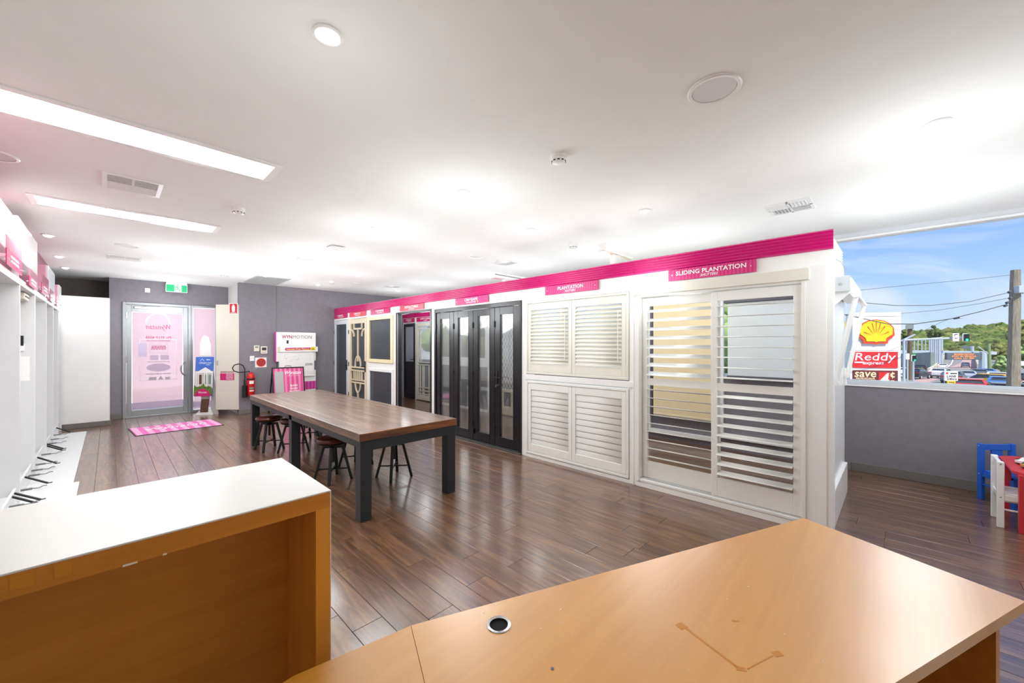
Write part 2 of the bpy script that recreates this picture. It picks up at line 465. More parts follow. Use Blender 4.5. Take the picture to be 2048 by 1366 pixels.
def bars(parent, o, right, up, width, height, mat, rows=1, name='print_line'):
    """rows of small dashes where print is too fine to read"""
    m = MB(); o, right, up = Vector(o), Vector(right).normalized(), Vector(up).normalized(); nr = right.cross(up)
    rh = height / rows
    for k in range(rows):
        x = -width / 2 * random.uniform(0.85, 1.0); end = -x
        while x < end:
            w = min(random.uniform(0.08, 0.2) * width, end - x)
            m.obox(o + right * (x + w / 2) + up * (height / 2 - (k + 0.5) * rh) + nr * 0.0006, right, up, nr, w / 2, rh * 0.28, 0.0004); x += w + 0.03 * width
    ob = m.build(name, mat, parent); ob['kind'] = 'stuff'
    return ob
def at(px, py, t):
    """point seen at a photo pixel, t metres in front of the camera"""
    f = Vector((-math.sin(YAW), math.cos(YAW), 0)); r = Vector((math.cos(YAW), math.sin(YAW), 0))
    return Vector((0, 0, CAMH)) + (f + r * ((px - 1024) / FOC) + Vector((0, 0, -1)) * ((py - 689.5) / FOC)) * t
# ================================================================== THE ROOM
PX, WX, CZ = 3.94, 6.20, 2.84          # display wall face, window wall face, ceiling height
XL, YB = -1.30, -3.6                   # wall behind the bays, wall behind the viewer

# floor: slab + planks
floor = S('floor', MB().box(XL, WX + 0.15, YB, 12.1, -0.2, -0.0125), 'joint_glint')
PWD, PLN, PX0 = 0.166, 1.215, 0.225
OFFS = {6: 0.62, 5: 0.206, 4: 0.821, 9: 0.958, 10: 0.671, 13: 0.388}
def plank_mb(x0, x1, y0, y1):
    g = 0.0011; b = 0.0012
    return MB().box(x0 + g, x1 - g, y0 + g, y1 - g, -0.0125, 0.0, b)
planks = []
for k in range(-10, 37):
    x0 = PX0 + k * PWD; x1 = x0 + PWD
    if x1 < XL + 0.02 or x0 > WX: continue
    x0 = max(x0, XL); x1 = min(x1, WX)
    off = OFFS.get(k, random.random() * PLN)
    y = math.floor((YB - off) / PLN) * PLN + off
    while y < 12.0:
        a, b = max(y, YB), min(y + PLN, 12.0)
        if b - a > 0.05: planks.append((x0, x1, a, b))
        y += PLN
def in_view(x, y):
    f = (-math.sin(YAW), math.cos(YAW)); r = (math.cos(YAW), math.sin(YAW))
    t = x * f[0] + y * f[1]
    if t < 0.9: return None
    px = 1024 + FOC * (x * r[0] + y * r[1]) / t; py = 689.5 + FOC * CAMH / t
    if px < 120 or px > 2080 or py > 1400: return None
    if 668 > px and py > 990: return None
    if px > 668 and py > 1040 and py > 1310 - (px - 668) * 0.292 + 40: return None
    return t
vis = []
for p in planks:
    t = in_view((p[0] + p[1]) / 2, (p[2] + p[3]) / 2)
    if t is not None: vis.append((t, p))
vis.sort(key=lambda q: q[0])
chosen = set(p for t, p in vis[:300])
share = {}
rest = MB()
for p in planks:
    w, l = p[1] - p[0], p[3] - p[2]
    if p in chosen:
        key = (round(w, 4), round(l, 4))
        if key in share:
            o = bpy.data.objects.new('plank', share[key]); COL.objects.link(o); o.parent = floor
        else:
            o = plank_mb(-w / 2, w / 2, -l / 2, l / 2).build('plank', 'floor_wood', floor, local=True); share[key] = o.data
        o.location = ((p[0] + p[1]) / 2, (p[2] + p[3]) / 2, 0)
    else: rest.add(*(lambda m: (m.v, m.f))(plank_mb(*p)))
o = rest.build('plank_field', 'floor_wood_small', floor); o['kind'] = 'stuff'

# shell
m = MB().box(XL - 0.2, WX + 0.55, YB - 0.2, 11.42, CZ, CZ + 0.25); m.box(XL - 0.2, 0.2, 11.42, 12.3, CZ, CZ + 0.25); S('ceiling', m, 'ceiling_paint')
S('wall_left', MB().box(XL - 0.15, XL, YB - 0.15, 12.2, -0.2, CZ), 'white_paint')
S('wall_behind', MB().box(XL, WX + 0.15, YB - 0.15, YB, -0.2, CZ), 'white_paint')
S('wall_alcove', MB().box(XL, 0.02, 11.95, 12.1, 0, CZ), 'grey_wall_dark')
DY = 11.2
mb = MB(); mb.box(0.0, 0.19, DY, DY + 0.85, 0, CZ); mb.box(0.19, 1.74, DY, DY + 0.2, 2.37, CZ); mb.box(1.74, 1.95, DY, DY + 0.2, 0, CZ)
S('wall_entry', mb, 'grey_wall')
S('wall_far', MB().box(1.95, WX + 0.15, 10.1, 10.25, 0, CZ), 'grey_wall')
S('wall_return', MB().box(1.95, 2.1, 10.25, DY + 0.2, 0, CZ), 'return_paint')
S('trim_1', MB().box(2.655, 2.668, 10.092, 10.1, 0.1, CZ), 'alu_dark')
S('baseboard_far', MB().box(1.94, 3.9, 10.085, 10.1, 0, 0.10, 0.003), 'grey_trim')
S('baseboard_entry', MB().box(0.0, 0.19, DY - 0.015, DY, 0, 0.11, 0.003), 'grey_trim')

# window wall: low wall, sill, head, columns, panes
S('wall_window', MB().box(WX, WX + 0.15, YB, 10.1, -0.2, 1.03), 'grey_wall')
S('baseboard_window', MB().box(WX - 0.014, WX, YB, 0.40, 0, 0.105, 0.003), 'grey_trim')
S('trim_2', MB().box(WX - 0.004, WX + 0.19, YB, 10.1, 1.03, 1.072, 0.004), 'sill_grey')
S('trim_3', MB().box(WX - 0.016, WX - 0.004, YB, 10.1, 1.012, 1.03), 'white_gloss')
S('trim_4', MB().box(WX + 0.02, WX + 0.12, YB, 10.1, 2.79, CZ, 0.004), 'sill_grey')
win = S('window_1', MB().box(WX + 0.03, WX + 0.11, YB, 10.1, 1.072, 1.085, 0.003), 'sill_grey')
MB().box(WX + 0.03, WX + 0.11, YB, 10.1, 2.765, 2.79, 0.003).build('head_rail', 'white_gloss', win)
for y in (1.86, 3.3, 4.75, 6.2, 7.65, 9.1): MB().box(WX + 0.03, WX + 0.11, y - 0.03, y + 0.03, 1.085, 2.765, 0.004).build('mullion', 'white_gloss', win)
ys = [YB, 1.83, 3.3, 4.75, 6.2, 7.65, 9.1, 10.1]
for a, b in zip(ys[:-1], ys[1:]):
    MB().box(WX + 0.066, WX + 0.072, a + 0.02, b - 0.02, 1.08, 2.775).build('pane', 'window_glass', win)
S('wall_pier', MB().box(WX, WX + 0.15, 2.85, 3.25, 1.07, CZ), 'return_paint')

# entry door with side light
fr = S('door_1', MB().frame('Y', DY - 0.03, DY + 0.07, 0.19, 1.27, 0.0, 2.37, 0.05, 0.004, wb=0.03), 'aluminium')
leaf = MB().frame('Y', DY - 0.015, DY + 0.035, 0.245, 1.215, 0.035, 2.315, 0.075, 0.004, wb=0.12, wt=0.13).build('leaf', 'aluminium', fr)
MB().box(0.335, 1.125, DY + 0.006, DY + 0.012, 0.175, 2.165).build('film', 'pink_film', leaf)
MB().box(0.315, 1.145, DY + 0.015, DY + 0.021, 0.15, 2.19).build('pane', 'window_glass', leaf)
for z in (0.22, 1.2, 2.1): MB().cyl((0.247, DY - 0.03, z - 0.06), (0.247, DY - 0.03, z + 0.06), 0.012, n=10).build('hinge', 'chrome', fr, True)
MB().tube([(1.165, DY - 0.02, 0.84), (1.165, DY - 0.06, 0.84), (1.12, DY - 0.085, 0.86), (1.09, DY - 0.085, 0.93), (1.09, DY - 0.085, 1.03), (1.12, DY - 0.085, 1.10), (1.165, DY - 0.06, 1.12), (1.165, DY - 0.02, 1.12)], 0.014, 10).build('pull_handle', 'chrome', leaf, True)
m = MB().box(0.36, 0.58, DY - 0.075, DY - 0.016, 2.235, 2.285, 0.008); m.bar((0.5, DY - 0.05, 2.295), (0.72, DY - 0.11, 2.30), 0.025, 0.012); m.bar((0.72, DY - 0.11, 2.30), (0.80, DY - 0.02, 2.325), 0.025, 0.012)
m.build('door_closer', 'chrome', leaf)
RI, UP = (-1, 0, 0), (0, 0, 1)
fy = DY + 0.003
def dtext(s, x, z, **k):
    text(s, 'lettering', k.pop('mat', 'letter_mag'), leaf, (x, fy, z), RI, UP, depth=-0.0, **k)
M('film_text', '#b8296b', 0.6, var=0); M('film_faint', '#f6dfe6', 0.6, var=0); M('film_blue', '#c9bcd6', 0.6, var=0); M('film_mauve', '#c5b2c9', 0.6, var=0); M('film_grey', '#b9adb8', 0.6, var=0)
dtext('Wynstan', 0.73, 1.86, width=0.38, height=0.13, shear=0.35, mat='film_text')
dtext('Ph: 9719 4335', 0.735, 1.655, width=0.40, height=0.05, fat=0.012, mat='film_text')
dtext('wynstan.com.au', 0.735, 1.58, width=0.38, height=0.05, mat='film_text')
bars(leaf, (0.735, fy, 1.44), RI, UP, 0.24, 0.09, 'film_text', 3)
MB().frame('Y', fy - 0.0005, fy + 0.0005, 0.59, 0.88, 1.32, 1.51, 0.006).build('print', 'film_mauve', leaf)
for x0, x1, z0, z1, mt in ((0.42, 0.55, 1.25, 1.54, 'film_blue'), (0.60, 0.73, 1.18, 1.28, 'film_mauve'), (0.765, 0.90, 1.18, 1.28, 'film_mauve'), (0.84, 0.92, 0.755, 0.81, 'film_grey'), (0.58, 0.70, 0.755, 0.82, 'film_grey')):
    MB().box(x0, x1, fy - 0.0006, fy + 0.0006, z0, z1).build('print', mt, leaf)
MB().prism([(0.735 + 0.19 * math.cos(a * PI / 12), 1.02 + 0.085 * math.sin(a * PI / 12)) for a in range(24)], (0, fy, 0), (1, 0, 0), (0, 0, 1), (0, 0.001, 0)).build('print', 'film_mauve', leaf)
MB().prism([(0.72, 0.755), (0.82, 0.755), (0.77, 0.84)], (0, fy, 0), (1, 0, 0), (0, 0, 1), (0, 0.001, 0)).build('print', 'film_grey', leaf)
bars(leaf, (0.735, fy, 0.885), RI, UP, 0.40, 0.04, 'film_grey', 1); bars(leaf, (0.735, fy, 1.14), RI, UP, 0.36, 0.03, 'film_grey', 1)
MB().frame('Y', fy - 0.0005, fy + 0.0005, 0.44, 1.03, 0.75, 1.62, 0.012).build('print', 'film_faint', leaf)
for i in range(16):
    a = PI * (i + 0.5) / 16
    MB().bar((0.73 + 0.17 * math.cos(a), fy, 1.95 + 0.2 * math.sin(a)), (0.73 + 0.20 * math.cos(a), fy, 1.95 + 0.235 * math.sin(a)), 0.03, 0.0012, up=(0, 1, 0)).build('print', 'film_faint', leaf)
w2 = S('window_2', MB().frame('Y', DY - 0.03, DY + 0.07, 1.272, 1.74, 0.0, 2.37, 0.035, 0.004, wb=0.05), 'aluminium')
MB().box(1.325, 1.695, DY + 0.006, DY + 0.012, 0.07, 2.315).build('film', 'pink_film', w2)
MB().box(1.305, 1.71, DY + 0.015, DY + 0.021, 0.05, 2.335).build('pane', 'window_glass', w2)

# white closet panel closing the alcove
t = T('alcove_screen', 'tall plain white panel on a grey skirting beside the entry door', 'panel', (-0.28, 10.5, 0))
MB().box(-0.60, 0.01, 10.5, 10.53, 0.09, 2.37, 0.003).build('panel', 'white_paint', t)
MB().box(-0.60, 0.03, 10.505, 10.56, 0.0, 0.09, 0.003).build('skirting', 'grey_trim', t)
MB().box(-0.02, 0.01, 10.53, 11.2, 0.09, 2.37).build('side_panel', 'white_paint', t)

# ================================================================== CEILING FITTINGS
DL = [(0.66, 1.76, 'bright downlight alone above the white topped counter'), (2.18, 2.72, 'bright downlight above the end of the timber table beside a smoke detector'), (2.15, 4.30, 'downlight above the middle of the timber table'), (2.13, 5.92, 'downlight right beside the square wireless unit'),
      (2.12, 7.37, 'downlight beyond the timber table before the return air grille'), (2.11, 8.72, 'downlight touching the edge of the return air grille'), (3.74, 1.81, 'downlight in front of the fascia above the sliding shutters'), (3.44, 3.05, 'downlight in front of the fascia above the paired shutters'),
      (3.40, 4.47, 'downlight in front of the fascia above the folding doors'), (3.40, 5.94, 'downlight in front of the fascia above the open retractable screen'), (3.27, 7.32, 'downlight in front of the fascia above the cream security window'), (3.24, 9.2, 'downlight close to the dark far wall and the smallest detector'),
      (0.83, 7.39, 'downlight beyond the second long light panel on the way to the door'), (0.81, 9.02, 'downlight before the exit sign above the pink mat'), (0.80, 10.66, 'downlight just in front of the exit sign'), (-0.52, 7.41, 'glowing downlight above the display bays near the cassette boxes'), (-0.53, 9.07, 'glowing downlight above the middle display bays'), (-0.53, 10.3, 'glowing downlight in front of the dark alcove'),
      (5.0, 3.05, 'dim downlight beside the white motor track above the fascia'), (5.03, 1.84, 'dim downlight over the corridor behind the sliding shutters'), (4.95, 4.44, 'dim downlight beside the square vent beyond the fascia'), (4.95, 5.83, 'dim downlight over the corridor behind the folding doors'), (4.98, 7.29, 'dim downlight over the corridor behind the security window'), (4.98, 8.8, 'dim downlight over the corridor near the dark far wall'),
      (3.50, -0.17, 'flat white downlight between the large speaker and the big window'), (5.06, -0.11, 'flat white downlight close to the big window head'), (5.06, -1.7, 'added unseen downlight by the window behind the service desk'), (5.06, -3.2, 'added unseen downlight in the window corner behind the service desk'), (2.4, -2.2, 'added unseen downlight in the middle of the space behind the service desk')]  # last three are out of view, added to brighten window side and counter
M('lamp_on', (1, 0.99, 0.97), 0.4, var=0, emit=14.0)
M('lamp_off', '#f1f1f0', 0.4, var=0)
M('panel_on', (1, 1, 1), 0.4, var=0, emit=4.0)
proto = None
for x, y, lb in DL:
    if proto is None:
        t = T('downlight', '', 'downlight', (x, y, CZ)); proto = t
        MB().lathe([(0.062, -0.001), (0.062, -0.007), (0.054, -0.011), (0.042, -0.009), (0.042, -0.001)], n=24).build('rim', 'white_gloss', t, True, local=True)
        MB().lathe([(0.0415, -0.002), (0.0415, -0.010), (0.032, -0.021), (0.016, -0.027), (0.004, -0.029)], n=24).build('lens', 'lamp_on', t, True, local=True)
    else:
        t = dup(proto); place(t, (x, y, CZ))
    t['label'] = lb; t['group'] = 'ceiling downlights'
    if True:
        l = bpy.data.lights.new('downlight_fill', 'POINT'); l.energy = DOWN_W * (0.5 if (x < 0 and y > 10) else 0.15 if x < 0 else 0.8 if (y < 0 and x < 3) else 1.45 if y < 0 else 0.55 if (x < 1 and y < 3) else 1.2 if x > 4.5 else 0.66 if x > 3 else 1.4); l.shadow_soft_size = 0.3; l.color = (0.92, 0.985, 1.0)  # window side raised to stand in for daylight
        lo = bpy.data.objects.new('downlight_fill', l); COL.objects.link(lo); lo.location = (0, 0, -0.75); lo.parent = t  # source hung well below its fitting, added to brighten the ceiling
for i, (x0, x1, y0, y1, lb) in enumerate(((-0.62, 0.87, 3.34, 3.66, 'long recessed ceiling light panel between two linear air vents and the counter'), (-0.47, 0.85, 5.52, 5.82, 'long recessed ceiling light panel beyond the first linear air vent'))):
    t = T('ceiling_light', lb, 'ceiling light', ((x0 + x1) / 2, (y0 + y1) / 2, CZ))
    m = MB(); m.box(x0 - 0.045, x1 + 0.045, y0 - 0.045, y0, CZ - 0.01, CZ, 0.002); m.box(x0 - 0.045, x1 + 0.045, y1, y1 + 0.045, CZ - 0.01, CZ, 0.002)
    m.box(x0 - 0.045, x0, y0, y1, CZ - 0.01, CZ, 0.002); m.box(x1, x1 + 0.045, y0, y1, CZ - 0.01, CZ, 0.002)
    m.build('frame', 'white_gloss', t)
    MB().box(x0, x1, y0, y1, CZ - 0.008, CZ - 0.001).build('diffuser', 'panel_on', t)
    l = bpy.data.lights.new('panel_lamp', 'AREA'); l.shape = 'RECTANGLE'; l.size = x1 - x0; l.size_y = y1 - y0; l.energy = PANEL_W
    lo = bpy.data.objects.new('panel_lamp', l); COL.objects.link(lo); lo.location = (0, 0, -0.02); lo.parent = t
for x, y, r, lb in ((2.22, 0.69, 0.128, 'large round recessed ceiling speaker near the square vent'), (3.90, 4.58, 0.11, 'round ceiling speaker above the folding doors'), (-0.57, 4.55, 0.12, 'round ceiling speaker above the white display bays'),
                    (0.17, 7.44, 0.12, 'round ceiling speaker beyond the second light panel'), (2.13, 6.6, 0.11, 'round ceiling speaker over the end of the timber table'), (3.79, 8.47, 0.1, 'round ceiling speaker near the dark far wall')):
    t = T('ceiling_speaker', lb, 'speaker', (x, y, CZ))
    MB().lathe([(r, 0), (r, -0.006), (r * 0.96, -0.010), (r * 0.84, -0.008), (r * 0.83, 0)], (x, y, CZ), 40).build('rim', 'white_gloss', t, True)
    MB().lathe([(r * 0.83, -0.001), (r * 0.82, -0.005), (r * 0.4, -0.004), (0.002, -0.0035)], (x, y, CZ), 40).build('grille', 'grille_mid', t, True)
for x, y, lb in ((2.23, 1.72, 'white round smoke detector between the large speaker and the downlights'), (0.89, 4.63, 'white round smoke detector beyond the first long light panel'), (4.32, 3.09, 'white round smoke detector above the plantation shutters'),
                 (1.52, 9.05, 'white round smoke detector near the exit sign'), (3.30, 8.58, 'white round smoke detector close to the dark far wall')):
    t = T('smoke_detector', lb, 'detector', (x, y, CZ))
    MB().lathe([(0.055, 0), (0.055, -0.02), (0.053, -0.022)], (x, y, CZ), 28).build('base', 'white_gloss', t, True)
    MB().lathe([(0.051, -0.022), (0.052, -0.026), (0.052, -0.036), (0.046, -0.05), (0.03, -0.055), (0.004, -0.056)], (x, y, CZ), 28).build('cap', 'white_gloss', t, True)
    m = MB()
    for k in range(10):
        a = 2 * PI * k / 10; m.obox((x + 0.047 * math.cos(a), y + 0.047 * math.sin(a), CZ - 0.044), (math.cos(a), math.sin(a), 0), (-math.sin(a), math.cos(a), 0), (0, 0, 1), 0.004, 0.008, 0.003)
    m.build('vent_slot', 'void', t)
def linear_vent(x0, x1, y0, y1, lb):
    t = T('linear_vent', lb, 'air vent', ((x0 + x1) / 2, (y0 + y1) / 2, CZ))
    z = CZ; xm = (x0 + x1) / 2; fw = 0.03
    m = MB(); m.box(x0, x1, y0, y0 + fw, z - 0.01, z, 0.002); m.box(x0, x1, y1 - fw, y1, z - 0.01, z, 0.002); m.box(x0, x0 + fw, y0 + fw, y1 - fw, z - 0.01, z, 0.002); m.box(x1 - fw, x1, y0 + fw, y1 - fw, z - 0.01, z, 0.002); m.box(xm - 0.008, xm + 0.008, y0 + fw, y1 - fw, z - 0.011, z)
    m.build('frame', 'white_gloss', t)
    MB().box(x0 + fw, x1 - fw, y0 + fw, y1 - fw, z - 0.002, z - 0.0005).build('backing', 'grille', t)
    n = 10
    for k in range(n):
        y = y0 + fw + (k + 0.5) * (y1 - y0 - 2 * fw) / n
        tl = 0.9 if k < n / 2 else -0.9
        MB().obox((xm, y, z - 0.007), (1, 0, 0), (0, math.cos(tl), math.sin(tl)), (0, -math.sin(tl), math.cos(tl)), (x1 - x0) / 2 - fw, 0.009, 0.0012).build('slat', 'white_gloss', t)
linear_vent(-0.04, 0.32, 4.38, 4.80, 'white linear air vent between the two long light panels')
linear_vent(-0.02, 0.36, 8.35, 8.72, 'white linear air vent near the round speaker and the door')
def square_vent(cx, cy_, h, lb):
    t = T('square_vent', lb, 'air vent', (cx, cy_, CZ)); z = CZ
    m = MB(); 
    for sx in (-1, 1):
        m.box(cx + sx * h, cx + sx * (h - 0.03), cy_ - h, cy_ + h, z - 0.012, z, 0.002); m.box(cx - h + 0.03, cx + h - 0.03, cy_ + sx * h, cy_ + sx * (h - 0.03), z - 0.012, z, 0.002)
    m.box(cx - 0.008, cx + 0.008, cy_ - h, cy_ + h, z - 0.012, z); m.box(cx - h, cx + h, cy_ - 0.008, cy_ + 0.008, z - 0.012, z)
    m.build('frame', 'white_gloss', t)
    MB().box(cx - h + 0.02, cx + h - 0.02, cy_ - h + 0.02, cy_ + h - 0.02, z - 0.002, z - 0.0005).build('backing', 'grille', t)
    for qx, qy, ax in ((-1, -1, 0), (1, -1, 1), (1, 1, 0), (-1, 1, 1)):
        for k in range(5):
            d = 0.02 + k * (h - 0.04) / 5
            c = (cx + qx * (0.008 + (h - 0.03) / 2), cy_ + qy * (d + 0.01), z - 0.008) if ax == 0 else (cx + qx * (d + 0.01), cy_ + qy * (0.008 + (h - 0.03) / 2), z - 0.008)
            u = (1, 0, 0) if ax == 0 else (0, 1, 0); s = qy if ax == 0 else qx
            w = (0, 0.75, 0.66 * s) if ax == 0 else (0.75, 0, 0.66 * s)
            wv = Vector(w).normalized()
            MB().obox(c, u, wv, Vector(u).cross(wv), (h - 0.04) / 2, 0.011, 0.0012).build('slat', 'white_gloss', t)
square_vent(4.625, 0.75, 0.18, 'white square four way air vent near the big window')
square_vent(4.51, 4.575, 0.17, 'white square four way air vent beyond the display wall')
square_vent(4.55, 8.3, 0.15, 'small white square air vent near the dark far wall')
t = T('return_grille', 'large grey egg crate return air grille beside the dark far wall', 'air vent', (2.3, 9.42, CZ))
m = MB(); x0, x1, y0, y1 = 2.0, 2.6, 8.85, 9.98
for q in ((x0, x1, y0, y0 + 0.04), (x0, x1, y1 - 0.04, y1), (x0, x0 + 0.04, y0 + 0.04, y1 - 0.04), (x1 - 0.04, x1, y0 + 0.04, y1 - 0.04)): m.box(*q, CZ - 0.012, CZ, 0.002)
m.build('frame', 'grille', t)
MB().box(x0 + 0.04, x1 - 0.04, y0 + 0.04, y1 - 0.04, CZ - 0.003, CZ - 0.001).build('backing', 'alu_dark', t)
m = MB()
for k in range(1, 26): m.box(x0 + 0.04, x1 - 0.04, y0 + 0.04 + k * 0.0405 - 0.001, y0 + 0.04 + k * 0.0405 + 0.001, CZ - 0.012, CZ - 0.003)
for k in range(1, 13): m.box(x0 + 0.04 + k * 0.04 - 0.001, x0 + 0.04 + k * 0.04 + 0.001, y0 + 0.04, y1 - 0.04, CZ - 0.012, CZ - 0.003)
o = m.build('lattice', 'grille', t); o['kind'] = 'stuff'
t = T('access_point', 'flat square white wireless unit on the ceiling above the table', 'device', (2.17, 5.5, CZ))
MB().box(2.07, 2.27, 5.40, 5.60, CZ - 0.03, CZ - 0.008, 0.012).build('body', 'white_gloss', t)
MB().box(2.10, 2.24, 5.43, 5.57, CZ - 0.008, CZ).build('bracket', 'void', t)
# ================================================================== DISPLAY WALL (white framing) AND ITS PRODUCTS
BX = PX + 0.11
mb = MB()
openings = [(0.53, 2.0, 0.06, 2.03), (2.08, 3.59, 0.04, 2.08), (3.67, 5.72, 0.0, 2.11), (5.82, 7.02, 0.0, 2.13), (7.14, 8.21, 0.03, 2.10), (8.29, 9.21, 0.0, 2.10), (9.25, 10.06, 0.0, 2.10)]
wp = S('wall_partition', MB().box(PX + 0.012, BX, 0.36, 10.08, 2.13, 2.32, 0.002), 'white_paint')
prev = 0.36
for a, b, z0, z1 in openings:
    if a - prev > 0.005: MB().box(PX, BX, prev, a, 0.0, 2.13, 0.002).build('post', 'white_paint', wp)
    if z1 < 2.125: MB().box(PX, BX, a, b, z1, 2.13).build('head_panel', 'white_paint', wp)
    if z0 > 0: MB().box(PX, BX, a, b, 0.0, z0).build('plinth', 'white_paint', wp)
    prev = b
MB().box(PX, BX, 10.06, 10.08, 0, 2.13).build('post', 'white_paint', wp)
MB().box(PX - 0.012, PX, 2.02, 3.62, 1.035, 1.105, 0.003).build('cover_strip', 'white_gloss', wp)
MB().box(PX - 0.01, PX, 2.025, 2.035, 0.0, 2.2).build('cover_strip', 'white_gloss', wp)
MB().box(PX - 0.014, PX, 0.40, 2.0, 0.0, 0.055, 0.003).build('kick_strip', 'white_gloss', wp)
MB().box(PX - 0.012, PX, 0.40, 0.53, 0.055, 2.13, 0.003).build('cover_strip', 'white_gloss', wp)

# pink corrugated fascia in three lengths
def corr(parent, y0, y1, z0, z1, xf, mat, name='sheet', axis='X'):
    n = 6; P = []; pts = []
    for k in range(n * 12 + 1):
        z = z0 + (z1 - z0) * k / (n * 12)
        d = 0.0075 * (1 - math.cos(2 * PI * k / 12))
        pts.append((d, z))
    m = MB()
    for y in (y0, y1):
        for d, z in pts: P.append((xf - d - 0.004, y, z) if axis == 'X' else (y, xf - d - 0.004, z))
    N = len(pts); F = [(k, k + 1, N + k + 1, N + k) for k in range(N - 1)]
    for y in (y0, y1):
        P.append((xf, y, z0) if axis == 'X' else (y, xf, z0)); P.append((xf, y, z1) if axis == 'X' else (y, xf, z1))
    b = 2 * N
    F += [(b, 0, N, b + 2), (b + 1, b + 3, 2 * N - 1, N - 1), (b, b + 2, b + 3, b + 1)]
    F += [tuple([b] + [b + 1] + list(range(N - 1, -1, -1))), tuple([b + 3, b + 2] + list(range(N, 2 * N)))]
    m.add(P, F)
    return m.build(name, mat, parent, 62)
t = T('corrugated_fascia', 'long magenta corrugated fascia running along the top of the display wall', 'fascia', (PX, 5, 2.24))
for a, b in ((0.36, 2.018), (2.022, 3.645), (3.65, 7.0), (7.004, 10.08)): corr(t, a, b, 2.248, 2.405, PX + 0.01, 'fascia_pink')
t = T('corrugated_fascia', 'magenta corrugated fascia above the black door and lattice doors against the windows', 'fascia', (5.86, 8, 2.24))
corr(t, 5.2, 7.6, 2.245, 2.41, 5.86, 'fascia_pink'); corr(t, 7.604, 10.08, 2.245, 2.41, 5.86, 'fascia_pink')

# name signs
def sign(y0, y1, z0, z1, l1, l2, mat, lb, w1=0.62, w2=0.25, xf=PX, badge=False):
    t = T('name_sign', lb, 'sign', (xf, (y0 + y1) / 2, z0), 0, 'magenta product name signs')
    ym = (y0 + y1) / 2; h = z1 - z0
    MB().box(xf - 0.012, xf - 0.006, y0, y1, z0, z1, 0.001).build('board', mat, t)
    text(l1, 'lettering', 'letter_white', t, (xf - 0.0125, ym, z0 + h * 0.62), (0, -1, 0), UP, width=(y1 - y0) * w1, height=h * 0.38, fat=0.018)
    if l2 == '-': bars(t, (xf - 0.0125, ym, z0 + h * 0.24), (0, -1, 0), UP, (y1 - y0) * w2, h * 0.2, 'letter_white')
    elif l2: text(l2, 'lettering', 'letter_white', t, (xf - 0.0125, ym, z0 + h * 0.24), (0, -1, 0), UP, width=(y1 - y0) * w2, height=h * 0.22, shear=0.25, fat=0.012)
    for y in (y0 + 0.04, y1 - 0.04): MB().cyl((xf - 0.017, y, z0 + h / 2), (xf, y, z0 + h / 2), 0.006, n=10).build('stud', 'chrome', t, True)
    if badge: MB().cyl((xf - 0.0145, ym - (y1 - y0) * (w2 / 2 + 0.05), z0 + h * 0.24), (xf - 0.012, ym - (y1 - y0) * (w2 / 2 + 0.05), z0 + h * 0.24), 0.014, n=14).build('badge', 'yellow', t)
    return t
sign(0.88, 1.65, 2.135, 2.245, 'SLIDING PLANTATION', 'SHUTTERS', 'pink_stripe_y', 'magenta sign reading sliding plantation shutters above the sliding shutters', 0.80, 0.2)
sign(2.46, 3.25, 2.135, 2.245, 'PLANTATION', 'SHUTTERS', 'pink_stripe_y', 'magenta sign reading plantation shutters above the paired shutters', 0.48, 0.2)
sign(4.34, 5.13, 2.135, 2.245, 'CRIMSAFE', 'BI-FOLD DOORS', 'pink_stripe_y', 'magenta sign with a bi-fold doors line above the black folding doors', 0.4, 0.3, badge=True)
sign(6.05, 6.88, 2.14, 2.245, 'RETRACTABLE', '-', 'coral', 'magenta sign with a coral reflection painted in, reading retractable above the dark framed opening', 0.55, 0.25)
sign(7.28, 8.10, 2.14, 2.245, 'CRIMSAFE', '-', 'pink_gloss', 'magenta sign above the cream framed security window', 0.42, 0.3, badge=True)
sign(8.34, 9.16, 2.14, 2.245, 'CRIMSAFE', '-', 'coral', 'magenta sign with a coral reflection painted in, above the cream fretwork screen door', 0.42, 0.3, badge=True)
sign(9.30, 10.06, 2.14, 2.245, 'CRIMSAFE', '-', 'pink_gloss', 'magenta sign above the pale grey screen door', 0.42, 0.36, badge=True)
sign(9.46, 10.05, 2.12, 2.235, 'CRIMSAFE', '-', 'pink_gloss', 'magenta sign above the black door against the windows', 0.5, 0.25, xf=5.86, badge=True)
sign(8.5, 9.36, 2.12, 2.235, 'SAFETY SCREEN', '-', 'pink_gloss', 'magenta sign above the white lattice door against the windows', 0.55, 0.2, xf=5.86)

